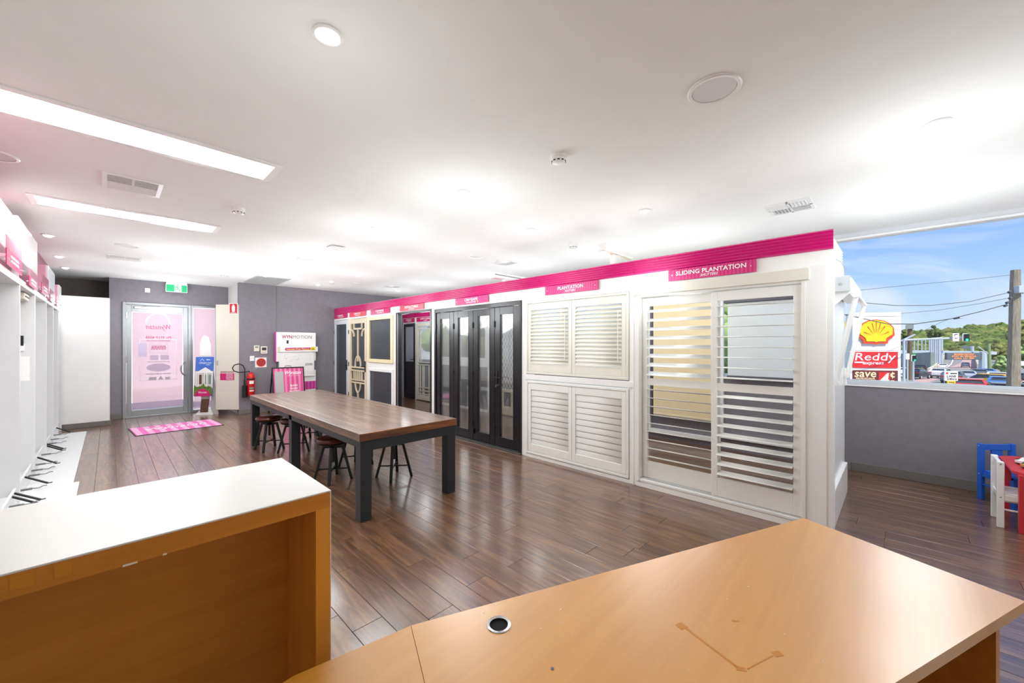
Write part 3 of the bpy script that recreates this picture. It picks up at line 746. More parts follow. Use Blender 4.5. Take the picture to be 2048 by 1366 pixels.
# ---------------- shutters
SLAT_CACHE = {}
def slat_mesh(L, chord, th, mat):
    key = (round(L, 4), chord, th, mat)
    if key not in SLAT_CACHE:
        n = 10; prof = [(chord / 2 * math.cos(2 * PI * k / n), th / 2 * math.sin(2 * PI * k / n)) for k in range(n)]
        m = MB().prism(prof, (0, -L / 2, 0), (1, 0, 0), (0, 0, 1), (0, L, 0))
        me = bpy.data.meshes.new('slat'); me.from_pydata(m.v, [], m.f)
        for p in me.polygons: p.use_smooth = len(p.vertices) == 4
        me.materials.append(MATS[mat]); SLAT_CACHE[key] = me
    return SLAT_CACHE[key]
def shutter_panel(t, x0, x1, y0, y1, z0, z1, stile, bot, top, mids, banks, chord, th, mat):
    """framed panel; mids = [(z0,z1)] rails; banks = [(za,zb,n,angle)] of slats"""
    m = MB(); m.box(x0, x1, y0, y0 + stile, z0, z1, 0.003); m.box(x0, x1, y1 - stile, y1, z0, z1, 0.003)
    m.box(x0, x1, y0 + stile, y1 - stile, z0, z0 + bot, 0.003); m.box(x0, x1, y0 + stile, y1 - stile, z1 - top, z1, 0.003)
    for a, b in mids: m.box(x0, x1, y0 + stile, y1 - stile, a, b, 0.003)
    p = m.build('shutter_panel', mat, t)
    im = inv_of(t); L = y1 - y0 - 2 * stile - 0.004; me = slat_mesh(L, chord, th, mat)
    for za, zb, n, ang in banks:
        for k in range(n):
            z = za + (k + 0.5) * (zb - za) / n
            o = bpy.data.objects.new('slat', me); COL.objects.link(o); o.parent = p
            o.location = im @ Vector(((x0 + x1) / 2, (y0 + y1) / 2, z)); o.rotation_euler = (0, ang, 0)
    return p
# sliding shutters
t = T('sliding_shutter', 'pair of tall white sliding plantation shutters with wide open slats', 'shutter', (PX, 1.25, 0.06))
MB().box(PX - 0.045, PX - 0.002, 0.505, 2.02, 2.02, 2.115, 0.004).build('pelmet', 'shutter_cream', t)
m = MB(); m.box(PX - 0.03, BX, 0.53, 0.56, 0.06, 2.02, 0.003); m.box(PX - 0.03, BX, 1.955, 2.0, 0.06, 2.02, 0.003); m.box(PX - 0.02, BX, 0.56, 1.955, 0.06, 0.085, 0.003); m.box(PX - 0.02, BX, 0.56, 1.955, 2.0, 2.02)
m.build('outer_frame', 'shutter_white', t)
m = MB(); m.box(PX + 0.005, PX + 0.015, 0.56, 1.955, 0.085, 0.097); m.box(PX + 0.055, PX + 0.065, 0.56, 1.955, 0.085, 0.097); m.build('track', 'chrome', t)
# tilt: positive angle drops the +X edge
shutter_panel(t, PX + 0.045, PX + 0.075, 1.19, 1.952, 0.10, 1.99, 0.055, 0.17, 0.085, [(1.075, 1.145)], [(1.15, 1.90, 8, -0.34), (0.275, 1.07, 9, 0.20)], 0.114, 0.011, 'shutter_white')
shutter_panel(t, PX - 0.005, PX + 0.025, 0.562, 1.25, 0.10, 1.99, 0.055, 0.17, 0.085, [(1.075, 1.145)], [(1.15, 1.90, 8, -0.03), (0.275, 1.07, 9, -0.14)], 0.114, 0.011, 'shutter_white')
# plantation pairs
for z0, z1, mat, lb, n, ang, ch, th in ((1.115, 2.075, 'shutter_cream', 'pair of hinged cream plantation shutters with half open narrow slats', 15, -0.78, 0.064, 0.009), (0.05, 1.02, 'shutter_white', 'pair of closed white plantation shutters near the floor', 10, -1.47, 0.089, 0.010)):
    t = T('plantation_shutter', lb, 'shutter', (PX, 2.83, z0))
    MB().frame('X', PX - 0.012, PX + 0.05, 2.085, 3.585, z0, z1, 0.028, 0.003).build('outer_frame', mat, t)
    for a, b in ((2.118, 2.833), (2.837, 3.552)):
        p = shutter_panel(t, PX - 0.006, PX + 0.022, a, b, z0 + 0.033, z1 - 0.033, 0.05, 0.10, 0.085, [], [(z0 + 0.137, z1 - 0.122, n, ang)], ch, th, mat)
    for y in (2.106, 3.564):
        for z in (z0 + 0.15, z1 - 0.15): MB().box(PX - 0.016, PX - 0.006, y - 0.005, y + 0.005, z - 0.035, z + 0.035, 0.002).build('hinge', 'white_gloss', t)
    if n == 15: 
        for y in (2.2, 2.92): MB().box(PX - 0.03, PX - 0.024, y, y + 0.008, z0 + 0.2, z1 - 0.2).build('tilt_rod', mat, t)
    MB().box(PX + 0.09, PX + 0.105, 2.08, 3.59, z0, z1).build('backing', 'white_paint', t) if n != 15 else None

# ---------------- bi-fold doors
t = T('bifold_door', 'four leaf black framed folding glass door in the white display wall', 'door', (PX, 4.7, 0))
MB().frame('X', PX - 0.02, PX + 0.09, 3.672, 5.718, 0.0, 2.105, 0.045, 0.003, wb=0.035, wt=0.06).build('outer_frame', 'black_alu', t)
MB().box(PX - 0.03, PX - 0.02, 3.672, 5.718, 0.004, 0.022).build('threshold', 'alu_dark', t)
lw = (5.673 - 3.717) / 4
for k in range(4):
    a = 3.717 + k * lw + 0.003; b = a + lw - 0.006
    lf = MB().frame('X', PX - 0.005, PX + 0.04, a, b, 0.04, 2.04, 0.105, 0.004, wb=0.13, wt=0.10).build('leaf', 'black_alu', t)
    MB().frame('X', PX - 0.009, PX - 0.005, a + 0.10, b - 0.10, 0.165, 1.945, 0.01, 0.001).build('bead', 'black_alu', lf)
    MB().box(PX + 0.015, PX + 0.021, a + 0.10, b - 0.10, 0.165, 1.945).build('pane', 'door_glass', lf)
    for z in (0.3, 1.05, 1.8): MB().cyl((PX - 0.012, b + 0.003, z - 0.045), (PX - 0.012, b + 0.003, z + 0.045), 0.011, n=10).build('hinge', 'black_plastic', lf, True)
    if k == 0:
        m = MB().box(PX - 0.02, PX - 0.005, b - 0.065, b - 0.025, 0.93, 1.12, 0.004); m.bar((PX - 0.02, b - 0.045, 1.03), (PX - 0.06, b - 0.045, 1.03), 0.018, 0.018); m.bar((PX - 0.06, b - 0.035, 1.03), (PX - 0.06, b - 0.17, 1.03), 0.014, 0.02, b=0.003)
        m.build('lever_handle', 'black_plastic', lf)
        MB().cyl((PX - 0.03, b - 0.045, 0.90), (PX - 0.005, b - 0.045, 0.90), 0.016, n=14).build('lock_cylinder', 'chrome', lf, True)
    if k == 1: MB().box(PX - 0.03, PX - 0.005, b - 0.03, b - 0.005, 0.13, 0.22, 0.003).build('floor_bolt', 'black_plastic', lf)

# ---------------- retractable screen opening
t = T('retractable_screen', 'dark framed retractable screen standing open in the white display wall', 'screen', (PX, 6.42, 0))
MB().box(PX - 0.02, PX + 0.06, 6.93, 7.018, 0.0, 2.125, 0.003).build('cassette', 'black_alu', t)
MB().box(PX - 0.025, PX - 0.02, 6.932, 6.95, 0.02, 2.1).build('pull_bar', 'aluminium', t)
m = MB(); m.box(PX - 0.01, PX + 0.05, 5.822, 5.86, 0.0, 2.125, 0.003); m.box(PX - 0.01, PX + 0.05, 5.86, 6.93, 2.085, 2.125, 0.003); m.box(PX - 0.01, PX + 0.05, 5.86, 6.93, 0.0, 0.012)
m.build('track_frame', 'black_alu', t)

# ---------------- security window pair
t = T('security_window', 'cream framed security mesh window above a white framed one', 'window', (PX, 7.67, 1.13))
MB().frame('X', PX - 0.03, PX + 0.05, 7.145, 8.205, 1.125, 2.095, 0.075, 0.006).build('frame', 'cream_pale', t)
MB().box(PX + 0.005, PX + 0.01, 7.215, 8.135, 1.195, 2.025).build('mesh', 'mesh_screen', t)
MB().frame('X', PX - 0.012, PX - 0.006, 7.21, 8.14, 1.19, 2.03, 0.012).build('bead', 'black_alu', t)
t = T('security_window', 'white framed security mesh window below the cream framed one', 'window', (PX, 7.67, 0.05))
MB().frame('X', PX - 0.015, PX + 0.05, 7.145, 8.205, 0.035, 1.0, 0.06, 0.004).build('frame', 'white_gloss', t)
MB().box(PX + 0.005, PX + 0.01, 7.2, 8.15, 0.09, 0.945).build('mesh', 'mesh_screen', t)
MB().box(PX, BX, 7.14, 8.21, 1.0, 1.125).build('transom', 'white_paint', wp)
def lever(parent, x, y, z, dy, mat='black_plastic'):
    m = MB().box(x - 0.014, x, y - 0.02, y + 0.02, z - 0.12, z + 0.12, 0.004); m.bar((x - 0.014, y, z), (x - 0.055, y, z), 0.018, 0.018); m.bar((x - 0.055, y, z), (x - 0.055, y + dy, z), 0.014, 0.02, b=0.003)
    return m.build('lever_handle', mat, parent)
# ---------------- cream fretwork door
t = T('screen_door', 'cream screen door with curved fretwork in the white display wall', 'door', (PX, 8.75, 0))
MB().frame('X', PX - 0.01, PX + 0.04, 8.3, 9.2, 0.02, 2.09, 0.095, 0.005, wb=0.16, wt=0.11).build('frame', 'cream', t)
MB().box(PX + 0.025, PX + 0.03, 8.39, 9.11, 0.17, 1.99).build('mesh', 'mesh_screen', t)
ym = 8.75; xx0, xx1 = PX - 0.008, PX + 0.024
def fret(m): return m.build('fret', 'cream', t)
fret(MB().box(xx0, xx1, ym - 0.016, ym + 0.016, 1.12, 1.86))
fret(MB().box(xx0, xx1, ym - 0.20, ym + 0.20, 1.845, 1.88))
for s in (-1, 1):
    fret(MB().box(xx0, xx1, ym + s * 0.185, ym + s * 0.215, 1.86, 1.985))
    a = [(ym + s * (0.36 - 0.16 * math.cos(k * PI / 16)), 1.69 + 0.16 * math.sin(k * PI / 16)) for k in range(9)]
    m = MB()
    for p, q in zip(a[:-1], a[1:]): m.bar(((xx0 + xx1) / 2, p[0], p[1]), ((xx0 + xx1) / 2, q[0], q[1]), 0.032, 0.03, up=(1, 0, 0))
    fret(m)
    for ph, zz in ((1, 1.0), (-1, 0.66)):
        a = [(ym + s * 0.14 * math.cos(k * PI / 14), zz + ph * 0.24 * math.sin(k * PI / 14)) for k in range(8)]
        m = MB()
        for p, q in zip(a[:-1], a[1:]): m.bar(((xx0 + xx1) / 2, p[0], p[1]), ((xx0 + xx1) / 2, q[0], q[1]), 0.032, 0.026, up=(1, 0, 0))
        fret(m)
for z in (0.985, 0.915, 0.70, 0.64): fret(MB().box(xx0, xx1, 8.39, 9.11, z - 0.016, z + 0.016))
for k in range(5): fret(MB().box(xx0, xx1, ym - 0.2 + k * 0.1 - 0.012, ym - 0.2 + k * 0.1 + 0.012, 0.70, 0.915))
fret(MB().box(xx0, xx1, ym - 0.016, ym + 0.016, 0.17, 0.43))
lever(t, PX - 0.01, 8.345, 1.02, 0.11)
for z in (0.35, 1.05, 1.8): MB().cyl((PX - 0.014, 9.2, z - 0.05), (PX - 0.014, 9.2, z + 0.05), 0.01, n=10).build('hinge', 'black_plastic', t, True)
# ---------------- grey screen door
t = T('screen_door', 'pale grey framed screen door beside the dark far wall', 'door', (PX, 9.66, 0))
MB().frame('X', PX - 0.01, PX + 0.04, 9.26, 10.05, 0.02, 2.09, 0.085, 0.005, wb=0.14, wt=0.10).build('frame', 'sill_grey', t)
MB().box(PX + 0.012, PX + 0.017, 9.34, 9.97, 0.15, 2.0).build('mesh', 'mesh_screen', t)
lever(t, PX - 0.01, 9.30, 1.02, 0.11)
for z in (0.35, 1.05, 1.8): MB().cyl((PX - 0.014, 10.05, z - 0.05), (PX - 0.014, 10.05, z + 0.05), 0.01, n=10).build('hinge', 'alu_dark', t, True)

# ---------------- awning tracks above the wall
for y, lb, L in ((2.3, 'white motor track sticking up above the plantation shutters', 0.62), (4.05, 'white slotted track sticking up above the folding doors', 0.8)):
    t = T('blind_track', lb, 'track', (PX + 0.05, y, 2.32))
    z = 2.52 if y < 3 else 2.43
    MB().box(PX - 0.2, PX - 0.2 + L, y - 0.05, y + 0.05, z, z + 0.085, 0.008).build('rail', 'white_gloss', t)
    MB().box(PX + 0.02, PX + 0.08, y - 0.03, y + 0.03, 2.32, z).build('bracket', 'white_gloss', t)
    if y > 3: MB().box(PX - 0.19, PX - 0.2 + L, y - 0.052, y - 0.05, z + 0.045, z + 0.055).build('slot', 'alu_dark', t)
    else: MB().box(PX - 0.2, PX - 0.2 + L, y - 0.03, y + 0.03, z - 0.004, z).build('slot', 'cream', t)

# ---------------- return end panel with awning
rp = S('wall_partition_end', MB().box(BX, 5.3, 0.40, 0.47, 0.0, 2.30, 0.003), 'white_gloss')
m = MB().box(5.3, WX, 0.46, 0.52, 0.0, 2.30, 0.003); m.build('back_panel', 'white_paint', rp)
MB().box(BX + 0.002, 5.28, 0.37, 0.40, 0.0, 0.30, 0.004).build('plinth', 'white_gloss', rp)
corr(rp, BX, 4.95, 2.245, 2.40, 0.40, 'white_gloss', 'corrugated_sheet', 'Y')
t = T('window_awning', 'white pivot arm awning box mounted on the end of the display wall', 'awning', (4.75, 0.40, 1.15))
MB().box(4.16, 5.36, 0.268, 0.398, 1.925, 2.06, 0.02).build('cassette', 'white_gloss', t)
MB().box(4.15, 4.16, 0.272, 0.394, 1.93, 2.055, 0.004).build('end_cap', 'sill_grey', t)
MB().box(4.144, 4.151, 0.325, 0.345, 1.985, 2.0).build('badge', 'grille', t)
MB().cyl((4.17, 0.245, 1.90), (5.36, 0.245, 1.90), 0.022, n=14).build('front_bar', 'white_gloss', t, True)
for x in (4.23, 5.3):
    MB().tube([(x, 0.245, 1.90), (x, 0.335, 1.40), (x, 0.372, 1.19)], 0.019, 12).build('pivot_arm', 'white_gloss', t, True)
    m = MB().box(x - 0.02, x + 0.02, 0.375, 0.4, 1.08, 1.26, 0.006); m.cyl((x - 0.025, 0.372, 1.18), (x + 0.025, 0.372, 1.18), 0.022, n=12); m.build('bracket', 'white_gloss', t)
m = MB().prism([(0.40, 1.80), (0.40, 1.93), (0.27, 1.93)], (4.2, 0, 0), (0, 1, 0), (0, 0, 1), (0.012, 0, 0)); m.build('end_bracket', 'white_gloss', t)
MB().tube([(4.0, 0.385, 2.16), (4.1, 0.36, 2.19), (4.16, 0.33, 2.17), (4.19, 0.31, 2.11), (4.2, 0.31, 2.06)], 0.003, 6).build('cord', 'grille', t)

# ================================================================== DISPLAY AGAINST THE WINDOWS (seen through the openings)
QX = 5.86
bp = S('wall_partition_window', MB().box(QX, QX + 0.1, 5.2, 10.08, 2.1, 2.30, 0.002), 'white_paint')
for a, b in ((10.04, 10.08), (9.38, 9.44), (8.36, 8.42), (7.52, 7.6), (6.42, 6.5), (5.2, 5.62)): MB().box(QX, QX + 0.1, a, b, 0.0, 2.1, 0.002).build('post', 'white_paint', bp)
MB().box(QX, QX + 0.1, 6.5, 8.36, 0.0, 0.06, 0.002).build('plinth', 'white_paint', bp)
t = T('panel_door', 'black door with glazed top half against the windows', 'door', (QX, 9.74, 0))
MB().frame('X', QX - 0.01, QX + 0.04, 9.44, 10.04, 0.02, 2.08, 0.08, 0.004, wb=0.16).build('frame', 'black_alu', t)
MB().box(QX + 0.005, QX + 0.03, 9.52, 9.96, 0.18, 1.03, 0.003).build('panel', 'black_alu', t)
MB().box(QX + 0.012, QX + 0.018, 9.52, 9.96, 1.03, 2.0).build('mesh', 'mesh_light', t)
lever(t, QX - 0.01, 9.48, 1.1, 0.11)
t = T('lattice_door', 'white door with geometric bar lattice against the windows', 'door', (QX, 8.9, 0))
MB().frame('X', QX - 0.01, QX + 0.04, 8.42, 9.38, 0.02, 2.08, 0.085, 0.004, wb=0.13).build('frame', 'cream_door', t)
MB().box(QX + 0.02, QX + 0.025, 8.5, 9.3, 0.15, 2.0).build('mesh', 'mesh_light', t)
for q in ((0.18, 0.02, 0), (0.27, 0.02, 0), (0.36, 0.02, 0), (0.96, 0.02, 0), (1.03, 0.02, 0), (1.92, 0.02, 0)): MB().box(QX - 0.005, QX + 0.02, 8.5, 9.3, q[0] - 0.011, q[0] + 0.011).build('bar', 'cream_door', t)
for y in (8.60, 8.72, 8.78, 9.02, 9.08, 9.20): MB().box(QX - 0.005, QX + 0.02, y - 0.011, y + 0.011, 0.15, 0.96).build('bar', 'cream_door', t)
for y in (8.62, 9.18): MB().box(QX - 0.005, QX + 0.02, y - 0.011, y + 0.011, 1.03, 2.0).build('bar', 'cream_door', t)
for a, b, lb in ((7.6, 8.36, 'white framed window over a grey panel beside the lattice door'), (6.5, 7.52, 'white framed window over a grey panel beside the diamond grille door')):
    t = T('display_window', lb, 'window', (QX, (a + b) / 2, 0.06))
    MB().box(QX + 0.0, QX + 0.06, a, b, 1.0, 1.13, 0.003).build('transom', 'white_gloss', t)
    MB().frame('X', QX - 0.015, QX + 0.05, a, b, 1.13, 2.1, 0.07, 0.004).build('frame', 'white_gloss', t)
    MB().box(QX + 0.01, QX + 0.016, a + 0.06, b - 0.06, 1.2, 2.03).build('pane', 'door_glass', t)
    MB().frame('X', QX - 0.01, QX + 0.05, a, b, 0.06, 1.0, 0.05, 0.004).build('panel_frame', 'grey_trim', t)
    MB().box(QX + 0.01, QX + 0.03, a + 0.05, b - 0.05, 0.11, 0.95).build('panel', 'back_panel', t)
t = T('grille_door', 'cream security door with diamond grille and a pet flap', 'door', (QX, 6.0, 0))
MB().frame('X', QX - 0.01, QX + 0.04, 5.62, 6.42, 0.02, 2.08, 0.075, 0.004, wb=0.12).build('frame', 'cream', t)
MB().box(QX + 0.02, QX + 0.025, 5.69, 6.35, 0.12, 2.01).build('mesh', 'mesh_light', t)
m = MB(); y0, y1, z0, z1 = 5.695, 6.345, 0.14, 2.0; hh = z1 - z0; ww = y1 - y0; sl = 1.75
k = -40
d0 = 0.085
for sg in (1, -1):
    for i in range(-30, 30):
        c = i * d0
        pts = []
        # line: y = y0 + c' + s*(z - z0)/sl
        za, zb = z0, z1
        ya = y0 + c if sg > 0 else y1 - c; yb = ya + sg * hh / sl
        lo, hi = 0.0, 1.0
        dy = yb - ya
        for lim, s in ((y0, 1), (y1, -1)):
            if dy == 0: continue
            u = (lim - ya) / dy
            if (dy > 0) == (s > 0): lo = max(lo, u)
            else: hi = min(hi, u)
        if hi - lo > 0.01: m.bar((QX + 0.005, ya + dy * lo, za + hh * lo), (QX + 0.005, ya + dy * hi, za + hh * hi), 0.006, 0.006, up=(1, 0, 0))
m.build('diamond_grille', 'white_gloss', t)
pf = MB().frame('X', QX - 0.02, QX + 0.03, 5.70, 6.04, 0.14, 0.56, 0.06, 0.006).build('pet_flap', 'cream', t)
MB().box(QX + 0.0, QX + 0.006, 5.75, 5.99, 0.19, 0.51).build('flap_pane', 'mesh_screen', pf)
MB().box(QX - 0.02, QX - 0.01, 6.37, 6.40, 0.95, 1.1).build('lock_plate', 'alu_dark', t)
# roller blinds at the windows behind the sliding shutters
t = T('roller_blind', 'drawn cream roller blind on the window behind the sliding shutters', 'blind', (WX - 0.08, 2.4, 0.4))
MB().cyl((WX - 0.07, 1.9, 2.14), (WX - 0.07, 2.82, 2.14), 0.035, n=16).build('roller', 'blind_cream', t, True)
MB().box(WX - 0.108, WX - 0.104, 1.93, 2.80, 0.42, 2.14).build('cloth', 'blind_cream', t)
MB().box(WX - 0.115, WX - 0.095, 1.93, 2.80, 0.39, 0.42, 0.004).build('bottom_bar', 'cream', t)
MB().box(WX - 0.10, WX - 0.06, 2.82, 2.86, 0.35, 2.2, 0.003).build('side_channel', 'cassette_grey', t)
t = T('screen_blind', 'sheer screen blind with grey cassette behind the sliding shutters', 'blind', (WX - 0.08, 1.25, 1.03))
MB().box(WX - 0.13, WX - 0.03, 0.62, 1.76, 2.08, 2.20, 0.01).build('cassette', 'cassette_grey', t)
MB().box(WX - 0.09, WX - 0.087, 0.65, 1.72, 1.06, 2.09).build('cloth', 'blind_screen', t)
MB().box(WX - 0.105, WX - 0.072, 0.64, 1.73, 1.02, 1.07, 0.006).build('bottom_bar', 'cassette_grey', t)
S('trim_5', MB().frame('X', WX - 0.05, WX, 0.56, 1.86, 0.16, 2.25, 0.07, 0.004), 'white_gloss')
S('trim_6', MB().frame('X', WX - 0.05, WX, 1.87, 2.95, 0.08, 2.25, 0.07, 0.004), 'white_gloss')
S('trim_7', MB().box(WX - 0.03, WX, 2.96, 5.2, 1.0, 1.06, 0.003), 'white_gloss')
# ================================================================== TABLE AND STOOLS
X0, X1, Y0, Y1, TZ = 1.47, 2.48, 3.22, 6.92, 0.75
t = T('work_table', 'long timber topped work table on dark steel legs', 'table', ((X0 + X1) / 2, (Y0 + Y1) / 2, 0))
nb = 8; bw = (X1 - X0 - 0.02) / nb
for k in range(nb):
    a = X0 + 0.01 + k * bw
    MB().box(a + 0.001, a + bw - 0.001, Y0 + 0.01, Y1 - 0.01, TZ - 0.02, TZ, 0.0015).build('board', 'table_wood', t)
m = MB(); m.box(X0, X0 + 0.011, Y0, Y1, TZ - 0.068, TZ - 0.0005, 0.002); m.box(X1 - 0.011, X1, Y0, Y1, TZ - 0.068, TZ - 0.0005, 0.002); m.box(X0 + 0.011, X1 - 0.011, Y1 - 0.011, Y1, TZ - 0.068, TZ - 0.0005, 0.002)
m.build('side_edge', 'table_wood', t)
MB().box(X0, X1, Y0 - 0.001, Y0 + 0.011, TZ - 0.068, TZ - 0.0005, 0.002).build('end_edge', 'table_edge', t)
MB().box(X0 + 0.02, X1 - 0.02, Y0 + 0.02, Y1 - 0.02, TZ - 0.065, TZ - 0.02).build('underside', 'table_wood', t)
m = MB(); rz0, rz1 = TZ - 0.155, TZ - 0.068
for x in (X0 + 0.008, X1 - 0.05): MB().box(x, x + 0.042, Y0 + 0.1, Y1 - 0.1, rz0 + 0.03, rz1, 0.002).build('side_rail', 'steel_dark', t)
for y in (Y0 + 0.008, Y1 - 0.098): MB().box(X0 + 0.1, X1 - 0.1, y, y + 0.09, rz0, rz1, 0.002).build('end_rail', 'steel_dark', t)
for x in (X0 + 0.008, X1 - 0.106):
    for y in (Y0 + 0.008, (Y0 + Y1) / 2 - 0.05, Y1 - 0.106):
        MB().box(x, x + 0.098, y, y + 0.098, 0.0, rz1, 0.003).build('leg', 'steel_dark', t)

def make_stool():
    t = T('stool', '', 'stool', (0, 0, 0), 0, 'round leather stools around the timber table')
    L = True
    MB().lathe([(0.02, 0.425), (0.15, 0.425), (0.168, 0.436), (0.172, 0.452), (0.163, 0.472), (0.12, 0.484), (0.05, 0.487), (0.004, 0.487)], n=28).build('seat', 'leather', t, True, L)
    MB().lathe([(0.155, 0.412), (0.158, 0.424), (0.004, 0.425)], n=24).build('seat_plate', 'stool_black', t, True, L)
    MB().cyl((0, 0, 0.20), (0, 0, 0.412), 0.016, n=14).build('screw_post', 'steel_dark', t, True, L)
    hub = MB()
    for a in (PI / 4, 3 * PI / 4): hub.bar((-0.10 * math.cos(a), -0.10 * math.sin(a), 0.372), (0.10 * math.cos(a), 0.10 * math.sin(a), 0.372), 0.03, 0.028)
    hub.cyl((0, 0, 0.35), (0, 0, 0.395), 0.026, n=14); hub.build('top_cross', 'stool_black', t, False, L)
    for k in range(4):
        a = PI / 4 + k * PI / 2; c, s = math.cos(a), math.sin(a)
        MB().bar((0.095 * c, 0.095 * s, 0.385), (0.195 * c, 0.195 * s, 0.0), 0.03, 0.026, up=(c, s, 0), b=0.003).build('leg', 'stool_black', t, False, L)
    br = MB()
    for a in (PI / 4, 3 * PI / 4): br.bar((-0.163 * math.cos(a), -0.163 * math.sin(a), 0.125), (0.163 * math.cos(a), 0.163 * math.sin(a), 0.125), 0.014, 0.014)
    br.build('stretcher', 'stool_black', t, False, L)
    return t
st = make_stool()
for i, (x, y, a, lb) in enumerate(((1.61, 6.45, 0.15, 'round brown leather stool near the table end by the framed pink board'), (1.80, 6.02, 0.3, 'round brown leather stool partly hidden by the middle table leg'), (1.74, 4.48, 0.2, 'round glossy brown leather stool beside the white topped counter'),
                                   (2.27, 4.10, 0.1, 'round stool under the table end with only its black legs showing'), (2.14, 4.80, 0.4, 'round stool half hidden behind the table corner leg'), (2.16, 6.6, 0.2, 'round stool under the far side of the table near the dark wall'))):
    o = st if i == 0 else dup(st)
    place(o, (x, y, 0), a, lb)

# ================================================================== SERVICE DESK
DZ = 0.73
A = Vector((2.16, 0.30)); B = Vector((0.58, 0.955)); u = (A - B).normalized(); v = Vector((-u.y, u.x))  # v points away from the viewer
if v.y < 0: v = -v
near_c = A - v * 0.62
desk = T('service_desk', 'amber timber veneer service desk with a cable hole', 'desk', (1.2, 0.3, 0))
def P2(p, z): return (p.x, p.y, z)
Bn = B - v * 0.62
th = 0.032
def slab(m, pts, z0, z1): 
    m.prism([(p.x, p.y) for p in pts], (0, 0, z0), (1, 0, 0), (0, 1, 0), (0, 0, z1 - z0)); return m
# top with the cable hole cut out: ring of quads around the hole
gc = Vector((0.75, 0.785)); R = 0.026
corners = [A, B, Bn, near_c]
def holed(m, poly, c, r, z0, z1, n=32):
    ring = [(c.x + r * math.cos(2 * PI * k / n), c.y + r * math.sin(2 * PI * k / n)) for k in range(n)]
    outer = []
    for k in range(n):
        d = Vector((math.cos(2 * PI * k / n), math.sin(2 * PI * k / n))); best = 1e9
        for i in range(len(poly)):
            p, q = poly[i], poly[(i + 1) % len(poly)]; e = q - p; den = d.x * e.y - d.y * e.x
            if abs(den) < 1e-9: continue
            w = p - c; tt = (w.x * e.y - w.y * e.x) / den; ss = (w.x * d.y - w.y * d.x) / den
            if tt > 0 and -1e-6 <= ss <= 1 + 1e-6: best = min(best, tt)
        outer.append((c.x + d.x * best, c.y + d.y * best))
    V = [(x, y, z) for z in (z1, z0) for x, y in ring] + [(x, y, z) for z in (z1, z0) for x, y in outer]
    F = []
    for k in range(n):
        j = (k + 1) % n
        F.append((k, 2 * n + k, 2 * n + j, j)); F.append((n + k, n + j, 3 * n + j, 3 * n + k)); F.append((k, j, n + j, n + k)); F.append((2 * n + k, 3 * n + k, 3 * n + j, 2 * n + j))
    # corners
    for p in poly:
        a = math.atan2(p.y - c.y, p.x - c.x) % (2 * PI); k = int(a / (2 * PI) * n); j = (k + 1) % n
        b = len(V); V += [(p.x, p.y, z1), (p.x, p.y, z0)]
        F += [(2 * n + k, b, 2 * n + j), (3 * n + k, 3 * n + j, b + 1), (2 * n + k, 3 * n + k, b + 1, b), (b, b + 1, 3 * n + j, 2 * n + j)]
    m.add(V, F)
    return m
holed(MB(), [A, B, Bn, near_c], gc, R, DZ - th, DZ).build('top', 'desk_wood', desk)
C1 = Vector((0.30, 1.005)); 
slab(MB(), [B + Vector((-0.0015, 0)), C1, Vector((0.10, 0.98)), Vector((0.12, 0.55)), Bn + Vector((-0.0015, 0))], DZ - th, DZ).build('corner_top', 'desk_wood', desk)
m = MB(); i1 = A - v * 0.06 - u * 0.06; i2 = B - v * 0.06
m.obox(((i1 + i2) / 2).to_3d() + Vector((0, 0, (DZ - th) / 2)), u.to_3d(), v.to_3d(), (0, 0, 1), (i1 - i2).length / 2, 0.012, (DZ - th) / 2); m.build('modesty_panel', 'hutch_wood', desk)
p1 = A - u * 0.05 - v * 0.05; p2 = near_c - u * 0.05 + v * 0.04
m = MB(); m.obox(((p1 + p2) / 2).to_3d() + Vector((0, 0, (DZ - th) / 2)), v.to_3d(), u.to_3d(), (0, 0, 1), (p1 - p2).length / 2, 0.013, (DZ - th) / 2); m.build('end_panel', 'hutch_wood', desk)
g = MB().lathe([(0.0255, -0.03), (0.0255, 0.001), (0.033, 0.0025), (0.034, 0.0005), (0.0262, 0.0002)], (gc.x, gc.y, DZ), 32, 'Z', False).build('grommet', 'chrome', desk, True)
MB().cyl((gc.x, gc.y, DZ - 0.028), (gc.x, gc.y, DZ - 0.004), 0.0252, n=24).build('hole_shade', 'void', desk)  # black plug standing in for the shade inside the cable hole
MB().cyl((0.737, 0.587, DZ - 0.002), (0.737, 0.587, DZ + 0.0012), 0.004, n=14).build('screw_cap', 'alu_dark', desk)
M('tape_mark', '#cf8626', 0.35, var=0.05); M('chip', '#f1e3c8', 0.6)
for p0, p1, wd in (((1.085, 0.428), (1.108, 0.420), 0.022), ((1.096, 0.412), (1.05, 0.276), 0.007), ((1.044, 0.276), (1.056, 0.258), 0.012), ((1.06, 0.256), (1.15, 0.222), 0.003), ((1.155, 0.222), (1.174, 0.208), 0.017), ((1.215, 0.332), (1.228, 0.318), 0.007)):
    MB().bar((p0[0], p0[1], DZ + 0.0002), (p1[0], p1[1], DZ + 0.0002), wd, 0.0004).build('tape_residue', 'tape_mark', desk)
m = MB()
for k in range(26):
    s_, q_ = random.random(), random.random()
    p = B + (A - B) * (0.02 + 0.6 * s_) - v * (0.02 + 0.5 * q_); r = random.uniform(0.0006, 0.0022)
    m.obox((p.x, p.y, DZ + 0.0002), (1, 0, 0), (0, 1, 0), (0, 0, 1), r, r * 0.7, 0.0002)
o = m.build('fleck', 'chip', desk); o['kind'] = 'stuff'

